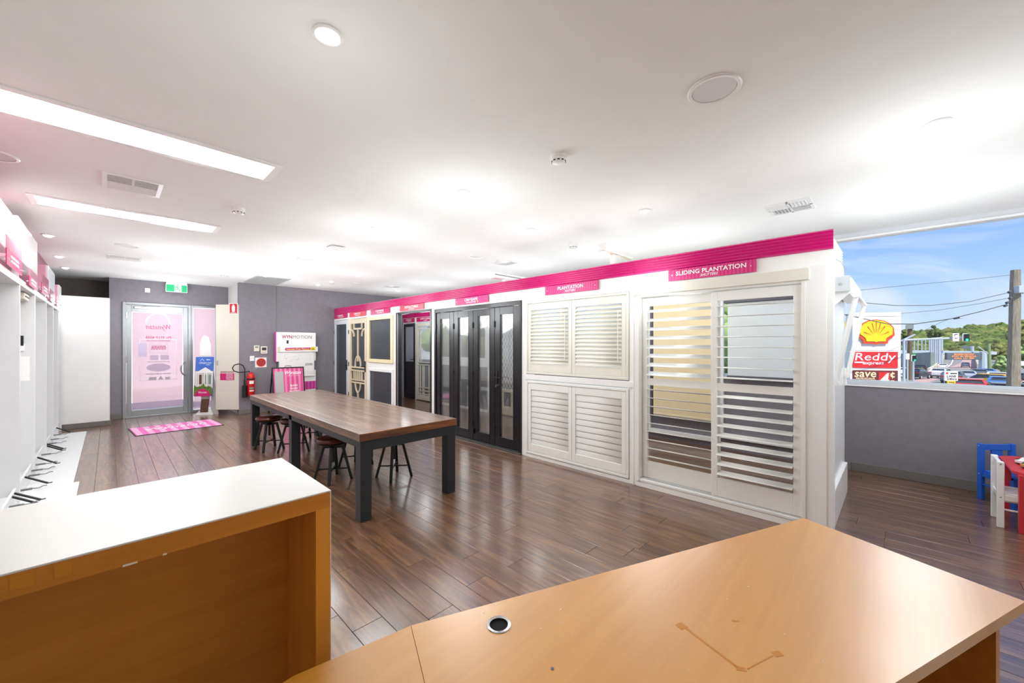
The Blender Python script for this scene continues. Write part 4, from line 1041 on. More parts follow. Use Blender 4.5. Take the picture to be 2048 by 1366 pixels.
# raised counter (open hutch)
HX1, HY0, HY1, HZ = 0.428, 1.115, 1.56, 1.10
c = T('raised_counter', 'raised counter with a white laminate top and open amber timber underside', 'counter', (0.0, 1.3, 0))
HX0 = -0.95
MB().box(HX0, HX1, HY0, HY1, HZ - 0.004, HZ, 0.001).build('laminate_top', 'laminate_white', c)
MB().box(HX0, HX1 - 0.003, HY0 + 0.0005, HY1, HZ - 0.046, HZ - 0.004).build('top_board', 'hutch_wood', c)
MB().box(HX1 - 0.040, HX1 - 0.003, HY0 + 0.0005, HY1, 0.0, HZ - 0.046).build('side_board', 'hutch_side_wood', c)
MB().box(HX1 - 0.003, HX1, HY0 + 0.001, HY1, 0.0, HZ - 0.004, 0.0008).build('side_laminate', 'laminate_white', c)
MB().box(HX0, HX1 - 0.040, HY0 + 0.24, HY0 + 0.26, 0.0, HZ - 0.046).build('back_board', 'hutch_wood', c)
MB().box(HX0, HX0 + 0.03, HY0 + 0.0005, HY1, 0.0, HZ - 0.046).build('side_board', 'hutch_side_wood', c)
MB().box(HX0, HX1 - 0.003, HY1 - 0.02, HY1, 0.0, HZ - 0.046).build('front_board', 'laminate_white', c)
for x, w in ((0.03, 0.011), (0.083, 0.003)): MB().obox((x, HY0, HZ - 0.0455), (1, 0, 0), (0, 1, 0), (0, 0, 1), w, 0.0008, 0.0018).build('edge_chip', 'chip', c)
for x, w in ((-0.108, 0.014), (-0.06, 0.011)): MB().obox((x, HY0, HZ - 0.02), (1, 0, 0), (0, 1, 0), (0, 0, 1), w, 0.0006, 0.012).build('tape_residue', 'tape_mark', c)
m = MB()
for k in range(24):
    p = (random.gauss(0.30, 0.03), HY0 + 0.2395, random.gauss(0.985, 0.02)); r = random.uniform(0.0006, 0.0016)
    m.obox(p, (1, 0, 0), (0, 1, 0), (0, 0, 1), r, 0.0006, r)
o = m.build('scuff', 'chip', c); o['kind'] = 'stuff'

# ================================================================== CHILDREN'S CORNER
def kid_chair(loc, rz, mat, lb):
    """local: back along X (width .28), seat towards +Y"""
    t = T('child_chair', lb, 'chair', loc, rz); w = 0.14; L = True
    for s in (-1, 1):
        MB().box(s * w - 0.02, s * w + 0.02, -0.02, 0.02, 0, 0.54, 0.004).build('back_post', mat, t, False, L)
        MB().box(s * w - 0.02, s * w + 0.02, 0.24, 0.28, 0, 0.27, 0.004).build('leg', mat, t, False, L)
        MB().box(s * w - 0.012, s * w + 0.012, 0.02, 0.24, 0.225, 0.27, 0.003).build('side_rail', mat, t, False, L)
        MB().cyl((s * w, 0.0, 0.15), (s * w, 0.26, 0.15), 0.008, n=8).build('rung', mat, t, True, L)
        for z in (0.25, 0.52): MB().cyl((s * (w + 0.0205), 0, z), (s * (w + 0.019), 0, z), 0.006, n=8).build('bolt', 'chrome', t, False, L)
    MB().box(-w + 0.02, w - 0.02, -0.012, 0.012, 0.48, 0.535, 0.003).build('top_rail', mat, t, False, L)
    MB().box(-0.05, 0.05, -0.008, 0.008, 0.28, 0.48, 0.002).build('splat', mat, t, False, L)
    MB().box(-w + 0.005, w - 0.005, 0.005, 0.285, 0.27, 0.285, 0.004).build('seat', mat, t, False, L)
    m = MB().box(-w + 0.02, w - 0.02, 0.25, 0.27, 0.225, 0.27, 0.003); m.box(-w + 0.02, w - 0.02, -0.01, 0.01, 0.225, 0.27, 0.003); m.build('cross_rail', mat, t, False, L)
    return t
kid_chair((6.02, -0.68, 0), -0.85 + PI, 'blue_paint', 'small blue wooden chair against the grey low wall')
kid_chair((5.27, -0.60, 0), PI, 'white_gloss', 'small white wooden chair tucked under the red table')
t = T('child_table', 'low red wooden table with clipped corners', 'table', (5.42, -1.0, 0))
x0, x1, y0, y1, z = 5.03, 5.80, -1.30, -0.66, 0.48; q = 0.09
MB().prism([(x0 + q, y0), (x1 - q, y0), (x1, y0 + q), (x1, y1 - q), (x1 - q, y1), (x0 + q, y1), (x0, y1 - q), (x0, y0 + q)], (0, 0, z - 0.018), (1, 0, 0), (0, 1, 0), (0, 0, 0.018)).build('top', 'red_paint', t)
for x in (x0 + 0.05, x1 - 0.05):
    for y in (y0 + 0.05, y1 - 0.05): MB().box(x - 0.024, x + 0.024, y - 0.024, y + 0.024, 0, z - 0.018, 0.003).build('leg', 'red_paint', t)
m = MB(); m.box(x0 + 0.04, x0 + 0.055, y0 + 0.07, y1 - 0.07, z - 0.075, z - 0.018); m.box(x1 - 0.055, x1 - 0.04, y0 + 0.07, y1 - 0.07, z - 0.075, z - 0.018); m.box(x0 + 0.07, x1 - 0.07, y0 + 0.04, y0 + 0.055, z - 0.075, z - 0.018); m.box(x0 + 0.07, x1 - 0.07, y1 - 0.055, y1 - 0.04, z - 0.075, z - 0.018)
m.build('apron', 'red_paint', t)
M('toy_navy', '#20344f', 0.4); M('toy_sky', '#8fc0dc', 0.4)
def toy(loc, rz, body, top, lb):
    t = T('toy_car', lb, 'toy car', loc, rz); L = True
    MB().prism([(-0.075, 0.014), (0.075, 0.014), (0.078, 0.03), (0.055, 0.036), (0.04, 0.052), (-0.02, 0.056), (-0.045, 0.038), (-0.078, 0.034)], (0, -0.026, 0), (1, 0, 0), (0, 0, 1), (0, 0.052, 0)).build('body', body, t, False, L)
    MB().prism([(-0.02, 0.05), (0.035, 0.048), (0.022, 0.068), (-0.01, 0.068)], (0, -0.022, 0), (1, 0, 0), (0, 0, 1), (0, 0.044, 0)).build('cab', top, t, False, L)
    for x in (-0.045, 0.045):
        for s in (-1, 1):
            w = MB().cyl((x, s * 0.026, 0.021), (x, s * 0.038, 0.021), 0.021, n=18).build('wheel', 'black_plastic', t, True, L)
            MB().cyl((x, s * 0.0375, 0.021), (x, s * 0.0395, 0.021), 0.014, n=16).build('hub', 'paper', w, True, L)
toy((5.30, -0.80, 0.48), -1.0, 'wood_light', 'toy_navy', 'wooden toy car with dark cab on the red table')
toy((5.46, -0.79, 0.48), -0.9, 'paper', 'toy_sky', 'pale toy car with light blue cab on the red table')
# ================================================================== FAR WALL ITEMS
# open cupboard door with notice
ang = math.atan2(0.717, -0.697)
t = T('cupboard_door', 'tall cream cupboard door standing ajar beside the dark wall', 'door', (1.94, 10.09, 0), ang)
def lo(m, name, mat, par=None, sm=False): return m.build(name, mat, par or t, sm, True)
lo(MB().box(0.0, 0.49, -0.018, 0.0, 0.11, 2.36, 0.002), 'panel', 'cream_door')
lo(MB().box(0.445, 0.465, 0.0, 0.008, 1.06, 1.16, 0.003), 'pull', 'chrome')
RD = Vector((math.cos(ang + PI), math.sin(ang + PI), 0)); OD = Vector((math.cos(ang), math.sin(ang), 0)); ND = Vector((-math.sin(ang), math.cos(ang), 0))
lo(MB().box(0.095, 0.395, 0.0, 0.0015, 0.74, 0.885), 'notice', 'pink')
base = Vector((1.94, 10.09, 0))
text('SECURITY NOTICE', 'lettering', 'letter_mag', t, base + OD * 0.245 + ND * 0.001 + Vector((0, 0, 0.915)), RD, UP, width=0.28, height=0.035, fat=0.03)
for k, s in enumerate(('THIS PROPERTY', 'IS PROTECTED', 'BY ELECTRONIC', 'SURVEILLANCE')):
    text(s, 'lettering', 'letter_white', t, base + OD * 0.19 + ND * 0.0018 + Vector((0, 0, 0.865 - k * 0.033)), RD, UP, width=0.15, height=0.022, fat=0.02)
# fire extinguisher location sign
t = T('fire_sign', 'red and white fire extinguisher sign beside the dark wall corner', 'sign', base + OD * 0.10 + ND * 0.02 + Vector((0, 0, 2.1)), ang)
lo(MB().box(-0.10, 0.09, 0.0, 0.003, 0.04, 0.29, 0.001), 'plate', 'paper')
lo(MB().box(-0.085, 0.075, 0.003, 0.004, 0.06, 0.275), 'field', 'red_plastic')
lo(MB().prism([(-0.035, 0.10), (0.025, 0.10), (0.03, 0.2), (0.02, 0.23), (0.01, 0.255), (-0.02, 0.255), (-0.03, 0.23), (-0.04, 0.2)], (0, 0.004, 0), (1, 0, 0), (0, 0, 1), (0, 0.001, 0)), 'symbol', 'letter_white')
lo(MB().box(-0.07, 0.06, 0.004, 0.005, 0.068, 0.082), 'symbol', 'letter_white')
# controls on the dark wall
WYF = 10.1
def wallbox(name, lb, cat, x0, x1, z0, z1, d, mat, extra=()):
    t = T(name, lb, cat, ((x0 + x1) / 2, WYF, z0))
    MB().box(x0, x1, WYF - d, WYF, z0, z1, 0.004).build('body', mat, t)
    for nm, a, b, c_, e_, mt in extra: MB().box(a, b, WYF - d - 0.002, WYF - d, c_, e_).build(nm, mt, t)
    return t
wallbox('thermostat', 'small cream thermostat with a screen on the dark wall', 'controller', 2.22, 2.32, 1.355, 1.485, 0.025, 'plastic_cream', (('screen', 2.24, 2.30, 1.43, 1.47, 'lcd'),))
wallbox('alarm_keypad', 'cream keypad controller with dark screen on the dark wall', 'controller', 2.35, 2.475, 1.30, 1.465, 0.028, 'plastic_cream', (('screen', 2.37, 2.455, 1.375, 1.44, 'charcoal'), ('button', 2.37, 2.455, 1.325, 1.345, 'grille')))
wallbox('light_switch', 'white light switch plate above the fire extinguisher', 'switch', 2.145, 2.23, 1.145, 1.255, 0.01, 'white_gloss', (('rocker', 2.165, 2.185, 1.18, 1.22, 'grille_mid'), ('rocker', 2.195, 2.215, 1.18, 1.22, 'grille_mid')))
t = T('round_notice', 'square white notice with a red disc on the dark wall', 'sign', (2.35, WYF, 1.0))
MB().box(2.245, 2.465, WYF - 0.004, WYF, 1.0, 1.215).build('plate', 'paper', t)
MB().cyl((2.36, WYF - 0.006, 1.107), (2.36, WYF - 0.004, 1.107), 0.092, n=32).build('disc', 'red_plastic', t)
bars(t, (2.36, WYF - 0.0062, 1.107), (1, 0, 0.2), (-0.2, 0, 1), 0.12, 0.12, 'board_brown', 4)
# extinguisher
t = T('fire_extinguisher', 'red fire extinguisher with black hose and horn on the dark wall', 'extinguisher', (2.14, 9.98, 0.4))
ex, ey = 2.14, 9.985
MB().lathe([(0.068, 0.40), (0.075, 0.41), (0.075, 0.80), (0.066, 0.85), (0.04, 0.885), (0.022, 0.895), (0.022, 0.91)], (ex, ey, 0), 24).build('cylinder', 'red_plastic', t, True)
MB().cyl((ex, ey, 0.905), (ex, ey, 0.945), 0.02, n=14).build('valve', 'chrome', t, True)
m = MB(); m.bar((ex - 0.02, ey, 0.945), (ex + 0.11, ey - 0.01, 0.985), 0.02, 0.008); m.bar((ex - 0.01, ey, 0.925), (ex + 0.10, ey - 0.01, 0.93), 0.02, 0.008); m.build('trigger', 'chrome', t)
MB().lathe([(0.0755, 0.745), (0.0765, 0.747), (0.0765, 0.775), (0.0755, 0.777)], (ex, ey, 0), 24).build('band', 'black_plastic', t, True)
for z0, z1, mt in ((0.66, 0.725, 'paper'), (0.545, 0.59, 'lcd'), (0.50, 0.525, 'paper')):
    P = []; n = 7
    for k in range(n):
        a = -PI / 2 - 0.55 + 1.1 * k / (n - 1)
        for z in (z0, z1): P.append((ex + 0.0762 * math.cos(a), ey + 0.0762 * math.sin(a), z))
    MB().add(P, [(2 * k, 2 * k + 2, 2 * k + 3, 2 * k + 1) for k in range(n - 1)]).build('sticker', mt, t)
hose = []
for k in range(25):
    a = 0.2 + k * 1.9 * PI / 24
    hose.append((ex - 0.20 + 0.13 * math.cos(a), ey - 0.03, 0.99 + 0.085 * math.sin(a)))
hose = [(ex - 0.01, ey, 0.93), (ex - 0.06, ey - 0.02, 0.945)] + hose[1:22] + [(ex - 0.12, ey - 0.03, 0.86), (ex - 0.13, ey - 0.02, 0.72)]
hose = [(ex - 0.01, ey, 0.93), (ex - 0.1, ey - 0.02, 0.92), (ex - 0.22, ey - 0.03, 0.915), (ex - 0.31, ey - 0.03, 0.95), (ex - 0.335, ey - 0.03, 1.01), (ex - 0.30, ey - 0.03, 1.075), (ex - 0.22, ey - 0.03, 1.095), (ex - 0.15, ey - 0.03, 1.06), (ex - 0.115, ey - 0.03, 0.98), (ex - 0.115, ey - 0.03, 0.85), (ex - 0.12, ey - 0.03, 0.72)]
MB().tube(hose, 0.011, 8).build('hose', 'rubber', t, True)
MB().cyl((ex - 0.12, ey - 0.03, 0.38), (ex - 0.12, ey - 0.03, 0.63), 0.05, 0.045, n=18).build('horn', 'black_plastic', t, True)
MB().cyl((ex - 0.12, ey - 0.03, 0.63), (ex - 0.12, ey - 0.03, 0.75), 0.016, n=12).build('horn_neck', 'black_plastic', t, True)
MB().box(ex - 0.03, ex + 0.03, ey + 0.07, WYF, 0.7, 0.85).build('bracket', 'alu_dark', t)
# motor display board
t = T('motor_display', 'white product board with a magenta base and hanging plan sheet', 'display board', (3.03, 9.98, 0))
y0 = 9.955
MB().box(2.62, 3.46, y0, y0 + 0.06, 1.12, 1.785, 0.003).build('board', 'paper', t)
MB().box(2.68, 3.43, y0 + 0.01, y0 + 0.06, 0.9, 1.12).build('board', 'paper', t)
MB().box(2.62, 3.46, y0, y0 + 0.06, 0.05, 0.9, 0.003).build('board', 'paper', t)
MB().box(2.60, 2.62, y0, y0 + 0.06, 1.12, 1.785).build('edge_strip', 'magenta', t)
MB().box(2.64, 3.459, y0 - 0.002, y0, 0.45, 0.64).build('stripe_panel', 'magenta_stripe', t)
text('WYN', 'lettering', 'letter_mag', t, (2.73, y0 - 0.001, 1.68), (1, 0, 0), UP, width=0.21, height=0.075, align='L', fat=0.022)
text('MOTION', 'lettering', 'letter_grey', t, (2.955, y0 - 0.001, 1.68), (1, 0, 0), UP, width=0.41, height=0.075, align='L', fat=0.0)
MB().box(2.83, 2.865, y0 - 0.02, y0, 1.53, 1.60, 0.003).build('remote', 'black_plastic', t)
MB().box(2.66, 3.49, y0 - 0.05, y0, 1.335, 1.455, 0.004).build('cassette', 'white_gloss', t)
MB().box(2.655, 2.69, y0 - 0.052, y0 - 0.001, 1.34, 1.45).build('end_cap', 'cream', t)
MB().prism([(2.775, 1.395), (2.80, 1.365), (3.32, 1.375), (3.34, 1.435), (2.80, 1.43)], (0, y0 - 0.0505, 0), (1, 0, 0), (0, 0, 1), (0, -0.001, 0)).build('label', 'magenta', t)
MB().prism([(3.31, 1.365), (3.43, 1.37), (3.43, 1.45), (3.34, 1.445)], (0, y0 - 0.0515, 0), (1, 0, 0), (0, 0, 1), (0, -0.001, 0)).build('label', 'yellow', t)
text('Interest Free Finance', 'lettering', 'yellow', t, (3.055, y0 - 0.052, 1.40), (1, 0, 0), UP, width=0.49, height=0.045, shear=0.2, fat=0.02)
text('Now', 'lettering', 'letter_dark', t, (3.375, y0 - 0.053, 1.42), (1, 0, 0), UP, width=0.06, height=0.025, fat=0.01)
bars(t, (3.375, y0 - 0.053, 1.39), (1, 0, 0), UP, 0.07, 0.02, 'letter_dark')
MB().box(2.68, 3.41, y0 - 0.02, y0 - 0.018, 0.78, 1.335).build('plan_sheet', 'paper', t)
MB().box(2.68, 3.42, y0 - 0.03, y0 - 0.01, 0.76, 0.785, 0.003).build('bottom_bar', 'white_gloss', t)
m = MB()
for k in range(24):
    x, z = random.uniform(2.75, 3.33), random.uniform(1.14, 1.30)
    if k % 2: m.box(x, x + random.uniform(0.02, 0.09), y0 - 0.0212, y0 - 0.0205, z, z + 0.0025)
    else: m.box(x, x + 0.0025, y0 - 0.0212, y0 - 0.0205, z - 0.03, z)
o = m.build('plan_drawing', 'letter_grey', t); o['kind'] = 'stuff'
bars(t, (3.3, y0 - 0.0205, 1.04), (1, 0, 0), UP, 0.18, 0.06, 'letter_grey', 2)
# pavement sign
t = T('pavement_sign', 'black framed pink striped sign board behind the timber table', 'sign', (2.75, 9.5, 0))
fo = Vector((2.76, 9.45, 0)); lean = Vector((0, 0.16, 1)).normalized(); rx = Vector((1, 0.0, 0)); nn = rx.cross(lean)
def af(m, name, mat): return m.build(name, mat, t)
def pl(m, a0, a1, b0, b1, d0, d1, bev=0.0): m.obox(fo + rx * (a0 + a1) / 2 + lean * (b0 + b1) / 2 + nn * (d0 + d1) / 2, rx, lean, nn, (a1 - a0) / 2, (b1 - b0) / 2, abs(d1 - d0) / 2, bev); return m
m = MB(); pl(m, -0.32, -0.295, 0, 1.02, -0.012, 0.012, 0.003); pl(m, 0.295, 0.32, 0, 1.02, -0.012, 0.012, 0.003); pl(m, -0.295, 0.295, 0.995, 1.02, -0.012, 0.012, 0.003); pl(m, -0.295, 0.295, 0.18, 0.205, -0.012, 0.012)
af(m, 'frame', 'black_plastic')
o = pl(MB(), -0.295, 0.295, 0.205, 0.995, -0.003, 0.003); af(o, 'poster', 'pink_stripe')
for sx in (-0.307, 0.307):
    p = fo + rx * sx + lean * 1.0; q2 = Vector((fo.x + sx, fo.y + 0.42, 0.0)); af(MB().bar(p, q2, 0.022, 0.022), 'rear_leg', 'black_plastic')
af(MB().tube([fo + rx * -0.06 + lean * 1.02, fo + rx * -0.055 + lean * 1.045, fo + rx * 0.0 + lean * 1.05 , fo + rx * 0.055 + lean * 1.045, fo + rx * 0.06 + lean * 1.02], 0.006, 8), 'handle', 'black_plastic')
def aft(s, a, b, **k): text(s, 'lettering', k.pop('mat', 'letter_white'), t, fo + rx * a + lean * b + nn * 0.0032, rx, lean, **k)
aft('Wynstan', 0.095, 0.885, width=0.32, height=0.105, shear=0.35, fat=0.01)
MB().bar(fo + rx * -0.04 + lean * 0.825 + nn * 0.004, fo + rx * 0.24 + lean * 0.825 + nn * 0.004, 0.004, 0.001, up=nn).build('underline', 'letter_white', t)
for k, s in enumerate(('BLINDS', 'DOORS', 'SHUTTERS')): aft(s, 0.10, 0.61 - k * 0.065, width=0.145 if k < 2 else 0.2, height=0.042, fat=0.03)
pl(MB(), -0.27, -0.10, 0.22, 0.93, 0.003, 0.0045).build('plain_panel', 'grille', t)
# standee by the entry
t = T('standee', 'cardboard standee holding a blue and white house poster beside the entry door', 'standee', (1.40, 10.62, 0))
so_ = Vector((1.40, 10.62, 0)); r3 = Vector((0.80, -0.60, 0)).normalized(); n3 = r3.cross(Vector((0, 0, 1)))
def sp(poly, z, d0, d1, name, mat): 
    return MB().prism(poly, so_ + n3 * d0, r3, (0, 0, 1), n3 * (d1 - d0)).build(name, mat, t)
sp([(-0.03, 0.34), (0.13, 0.34), (0.16, 0.9), (0.17, 1.25), (0.16, 1.5), (0.12, 1.66), (0.05, 1.70), (-0.01, 1.66), (-0.05, 1.5), (-0.06, 1.25)], 0, 0.0, 0.006, 'backing_card', 'return_paint')
sp([(-0.05, 1.27), (0.17, 1.27), (0.16, 1.5), (0.12, 1.66), (0.05, 1.70), (-0.01, 1.66), (-0.05, 1.5)], 0, 0.006, 0.008, 'card_panel', 'paper')
sp([(-0.05, 0.06), (0.10, 0.06), (0.14, 0.40), (-0.02, 0.40)], 0, 0.0, 0.006, 'lower_card', 'board_brown')
sp([(-0.16, 0.0), (0.20, 0.0), (0.15, 0.13), (-0.06, 0.10)], 0, -0.012, -0.004, 'foot_card', 'paper')
sp([(0.10, 0.0), (0.26, 0.0), (0.16, 0.9), (0.14, 0.9)], 0, -0.10, -0.09, 'rear_strut', 'return_paint')
sk = 0.05
pb = sp([(-0.165, 0.40), (0.19, 0.40), (0.23, 1.24), (-0.12, 1.24)], 0, 0.010, 0.016, 'poster', 'poster_blue')
sp([(-0.157, 0.58), (0.196, 0.58), (0.214, 0.94), (-0.137, 0.94)], 0, 0.016, 0.018, 'poster_print', 'poster_stone')
sp([(-0.14, 0.90), (0.21, 0.90), (0.15, 0.96), (0.06, 1.02), (-0.04, 0.955)], 0, 0.018, 0.019, 'poster_print', 'paper')
for a in (-0.06, 0.04, 0.12): sp([(a, 0.66), (a + 0.05, 0.66), (a + 0.052, 0.86), (a + 0.002, 0.86)], 0, 0.018, 0.019, 'poster_print', 'lcd' if a > 0 else 'board_brown')
for a in (-0.13, -0.09, 0.03, 0.07, 0.18): sp([(a + 0.006, 0.56), (a + 0.02, 0.56), (a + 0.024, 0.90), (a + 0.010, 0.90)], 0, 0.019, 0.020, 'poster_print', 'paper')
sp([(-0.164, 0.42), (0.19, 0.42), (0.195, 0.58), (0.13, 0.62), (0.06, 0.60), (0.03, 0.68), (-0.02, 0.62), (-0.10, 0.60), (-0.156, 0.64)], 0, 0.0195, 0.0205, 'poster_print', 'poster_green')
sp([(0.01 + 0.15 * math.cos(k * PI / 12), 0.40 + 0.16 * math.sin(k * PI / 12)) for k in range(13)], 0, 0.0205, 0.0215, 'poster_print', 'pink')
def stt(s, a, z, **k): text(s, 'lettering', k.pop('mat', 'letter_white'), t, so_ + r3 * a + Vector((0, 0, z)) + n3 * 0.0225, r3, UP, **k)
stt('Wynstan', 0.01, 0.48, width=0.16, height=0.05, shear=0.3)
stt('sellinghouses', 0.06, 1.11, width=0.24, height=0.045, fat=0.01)
bars(t, so_ + r3 * 0.12 + Vector((0, 0, 1.18)) + n3 * 0.017, r3, UP, 0.09, 0.03, 'letter_white'); bars(t, so_ + r3 * 0.11 + Vector((0, 0, 1.07)) + n3 * 0.017, r3, UP, 0.08, 0.02, 'letter_white')
m = MB(); m.bar(so_ + r3 * -0.04 + n3 * 0.018 + Vector((0, 0, 1.15)), so_ + r3 * 0.0 + n3 * 0.018 + Vector((0, 0, 1.20)), 0.006, 0.002, up=n3); m.bar(so_ + r3 * 0.0 + n3 * 0.018 + Vector((0, 0, 1.20)), so_ + r3 * 0.04 + n3 * 0.018 + Vector((0, 0, 1.15)), 0.006, 0.002, up=n3); m.build('roof_mark', 'letter_white', t)
# exit sign and sensor above the door
t = T('exit_sign', 'green illuminated exit sign hung above the entry door', 'exit sign', (1.02, DY - 0.06, 2.62))
MB().box(0.84, 1.20, DY - 0.10, DY - 0.06, 2.63, 2.81, 0.004).build('body', 'paper', t)
MB().box(0.85, 1.19, DY - 0.102, DY - 0.10, 2.64, 2.785).build('face', 'green_sign', t)
MB().box(0.85, 1.19, DY - 0.10, DY - 0.06, 2.81, CZ).build('mount', 'white_gloss', t)
MB().box(0.98, 1.10, DY - 0.1035, DY - 0.102, 2.645, 2.78).build('doorway_symbol', 'letter_white', t)
m = MB(); z = 2.71
for a, b in (((1.02, 2.75), (1.04, 2.71)), ((1.04, 2.71), (1.07, 2.69)), ((1.07, 2.69), (1.065, 2.655)), ((1.04, 2.71), (1.01, 2.685)), ((1.01, 2.685), (0.985, 2.69)), ((1.025, 2.745), (1.06, 2.74)), ((1.02, 2.745), (0.99, 2.725))):
    m.bar((a[0], DY - 0.1045, a[1]), (b[0], DY - 0.1045, b[1]), 0.012, 0.002, up=(0, 1, 0))
m.cyl((1.03, DY - 0.1055, 2.768), (1.03, DY - 0.1035, 2.768), 0.009, n=10); m.build('running_symbol', 'green_sign', t)
t = T('wall_sensor', 'small white square sensor on the wall above the entry door', 'sensor', (0.56, DY, 2.59))
MB().box(0.52, 0.60, DY - 0.03, DY, 2.59, 2.68, 0.005).build('body', 'paper', t)
MB().box(0.53, 0.59, DY - 0.032, DY - 0.03, 2.60, 2.63).build('lens', 'grille_mid', t)
# door mat
t = T('door_mat', 'pink striped door mat with white script in front of the entry', 'mat', (0.87, 9.4, 0), math.radians(4.0))
rot = Matrix.Rotation(math.radians(4.0), 4, 'Z')
MB().box(-0.61, 0.61, -0.44, 0.44, 0.0005, 0.006, 0.002).build('border', 'charcoal', t, False, True)
MB().box(-0.59, 0.59, -0.42, 0.42, 0.006, 0.009).build('pile', 'mat_stripe', t, False, True)
c0 = Vector((0.87, 9.4, 0.0095)); ca, sa = math.cos(math.radians(4)), math.sin(math.radians(4))
text('Wynstan', 'lettering', 'letter_white', t, c0, (ca, sa, 0), (-sa, ca, 0), width=0.85, height=0.3, shear=0.3)

# ================================================================== LEFT DISPLAY BAYS
FX = -0.58
DV = [3.4, 4.7, 5.87, 6.95, 8.10, 9.0, 9.84, 10.46]
wl = S('wall_display_bays', MB().box(XL, -1.05, 3.4, 10.48, 0.0, CZ), 'bay_white')
for y in DV:
    MB().box(-1.05, FX, y - 0.03, y, 0.0, 2.06, 0.002).build('divider', 'bay_white', wl)
MB().box(-1.05, FX, 3.4, 10.46, 2.06, 2.09, 0.002).build('soffit', 'bay_white', wl)
MB().box(-1.05, -0.62, 3.4, 10.46, 0.0, 0.10, 0.002).build('base', 'bay_white', wl)
MB().box(-0.78, -0.72, 3.4, 10.46, 2.09, CZ).build('header_panel', 'acrylic_pink', wl)
MB().box(-0.79, -0.78, 3.4, 10.46, 2.09, CZ).build('header_backing', 'bay_white', wl)
MB().box(FX - 0.03, FX, 3.4, 10.46, 2.09, 2.12, 0.002).build('header_lip', 'white_gloss', wl)
MB().box(-0.62, -0.60, 4.7, 10.46, 0.0, 0.17, 0.002).build('rail', 'bay_white', wl)
t = T('floor_platform', 'low white platform board running along the display bays', 'platform', (-0.4, 7.6, 0))
for a, b in ((4.4, 6.35), (6.353, 9.95)): MB().box(-0.6, -0.22 - (b - 6) * 0.012, a, b, 0.0, 0.018, 0.002).build('board', 'bay_white', t)
for i, (a, b, z0, z1, d, lb) in enumerate(((5.0, 5.6, 2.3, 2.66, 0.12, 'pale pink edged sample box on the pink header beside the counter end'), (5.84, 7.25, 2.31, 2.70, 0.13, 'large white cassette box standing on the pink header of the display bays'), (8.55, 9.5, 2.28, 2.62, 0.12, 'white and grey cassette box on the pink header'), (10.0, 10.4, 2.2, 2.5, 0.14, 'narrow white cassette box at the end of the pink header'))):
    t = T('cassette_box', lb, 'box', (-0.66, (a + b) / 2, 2.12))
    MB().box(-0.72, -0.72 + d, a, b, z0, z1, 0.004).build('box', 'white_gloss', t)
    MB().box(-0.71, -0.72 + d - 0.02, a - 0.012, a, z0 + 0.01, z1 - 0.004, 0.003).build('end_cap', 'pale_pink', t)
    if i == 2: MB().box(-0.72 + d, -0.716 + d, a + 0.3, b - 0.02, z0 + 0.02, z1 - 0.02).build('face_panel', 'sill_grey', t)
    MB().box(-0.70, -0.66, (a + b) / 2 - 0.05, (a + b) / 2 + 0.05, 2.09, z0).build('bracket', 'white_gloss', t)
for a, b, z0, z1, l1 in ((4.95, 5.72, 2.13, 2.36, 'two tone pink bay sign beside the counter end'), (6.2, 6.86, 2.10, 2.27, 'deep magenta bay sign under the large white cassette box'), (7.25, 8.0, 2.12, 2.35, 'pink bay sign between the two white cassette boxes'), (8.2, 8.9, 2.10, 2.26, 'pale pink bay sign under the white and grey cassette box'), (9.1, 9.75, 2.10, 2.25, 'small pink bay sign near the tall white panel')):
    t = T('bay_sign', l1, 'sign', (-0.55, (a + b) / 2, z0))
    xf = -0.556
    MB().box(xf - 0.006, xf, a, b, z0, z0 + (z1 - z0) * 0.55, 0.001).build('board', 'pink_gloss', t)
    MB().box(xf - 0.006, xf, a, b, z0 + (z1 - z0) * 0.55, z1, 0.001).build('upper_board', 'acrylic_pink', t)
    bars(t, (xf + 0.0005, (a + b) / 2, z0 + (z1 - z0) * 0.3), (0, 1, 0), UP, (b - a) * 0.6, 0.07, 'letter_white', 2)
    for y in (a + 0.04, b - 0.04): MB().cyl((FX, y, z0 + 0.04), (xf + 0.02, y, z0 + 0.04), 0.007, n=10).build('standoff', 'chrome', t, True)
# items inside the second bay
y = 6.92
t = T('wall_remote', 'white holder with black handset fixed inside a display bay', 'remote', (-0.66, y, 1.45))
MB().box(-0.70, -0.655, y - 0.018, y, 1.43, 1.51, 0.004).build('holder', 'white_gloss', t)
MB().box(-0.695, -0.66, y - 0.028, y - 0.002, 1.49, 1.60, 0.004).build('handset', 'black_plastic', t)
t = T('info_sheet', 'pale paper sheet with fine print inside a display bay', 'sheet', (-0.66, y, 1.1))
MB().box(-0.78, -0.62, y - 0.003, y, 1.10, 1.37).build('sheet', 'paper', t)
for k in range(6): MB().box(-0.76, -0.76 + random.uniform(0.04, 0.09), y - 0.0036, y - 0.003, 1.33 - k * 0.035, 1.335 - k * 0.035).build('print_line', 'grille', t)
t = T('blind_headrail', 'slotted cream blind headrail under the soffit of a display bay', 'headrail', (-0.7, 6.5, 1.95))
MB().box(-0.78, -0.62, 6.55, 6.9, 1.98, 2.05, 0.006).build('rail', 'plastic_cream', t)
MB().box(-0.619, -0.617, 6.58, 6.88, 2.005, 2.02).build('slot', 'charcoal', t)
MB().box(-0.70, -0.66, 6.70, 6.76, 1.955, 1.98, 0.004).build('carrier', 'black_plastic', t)
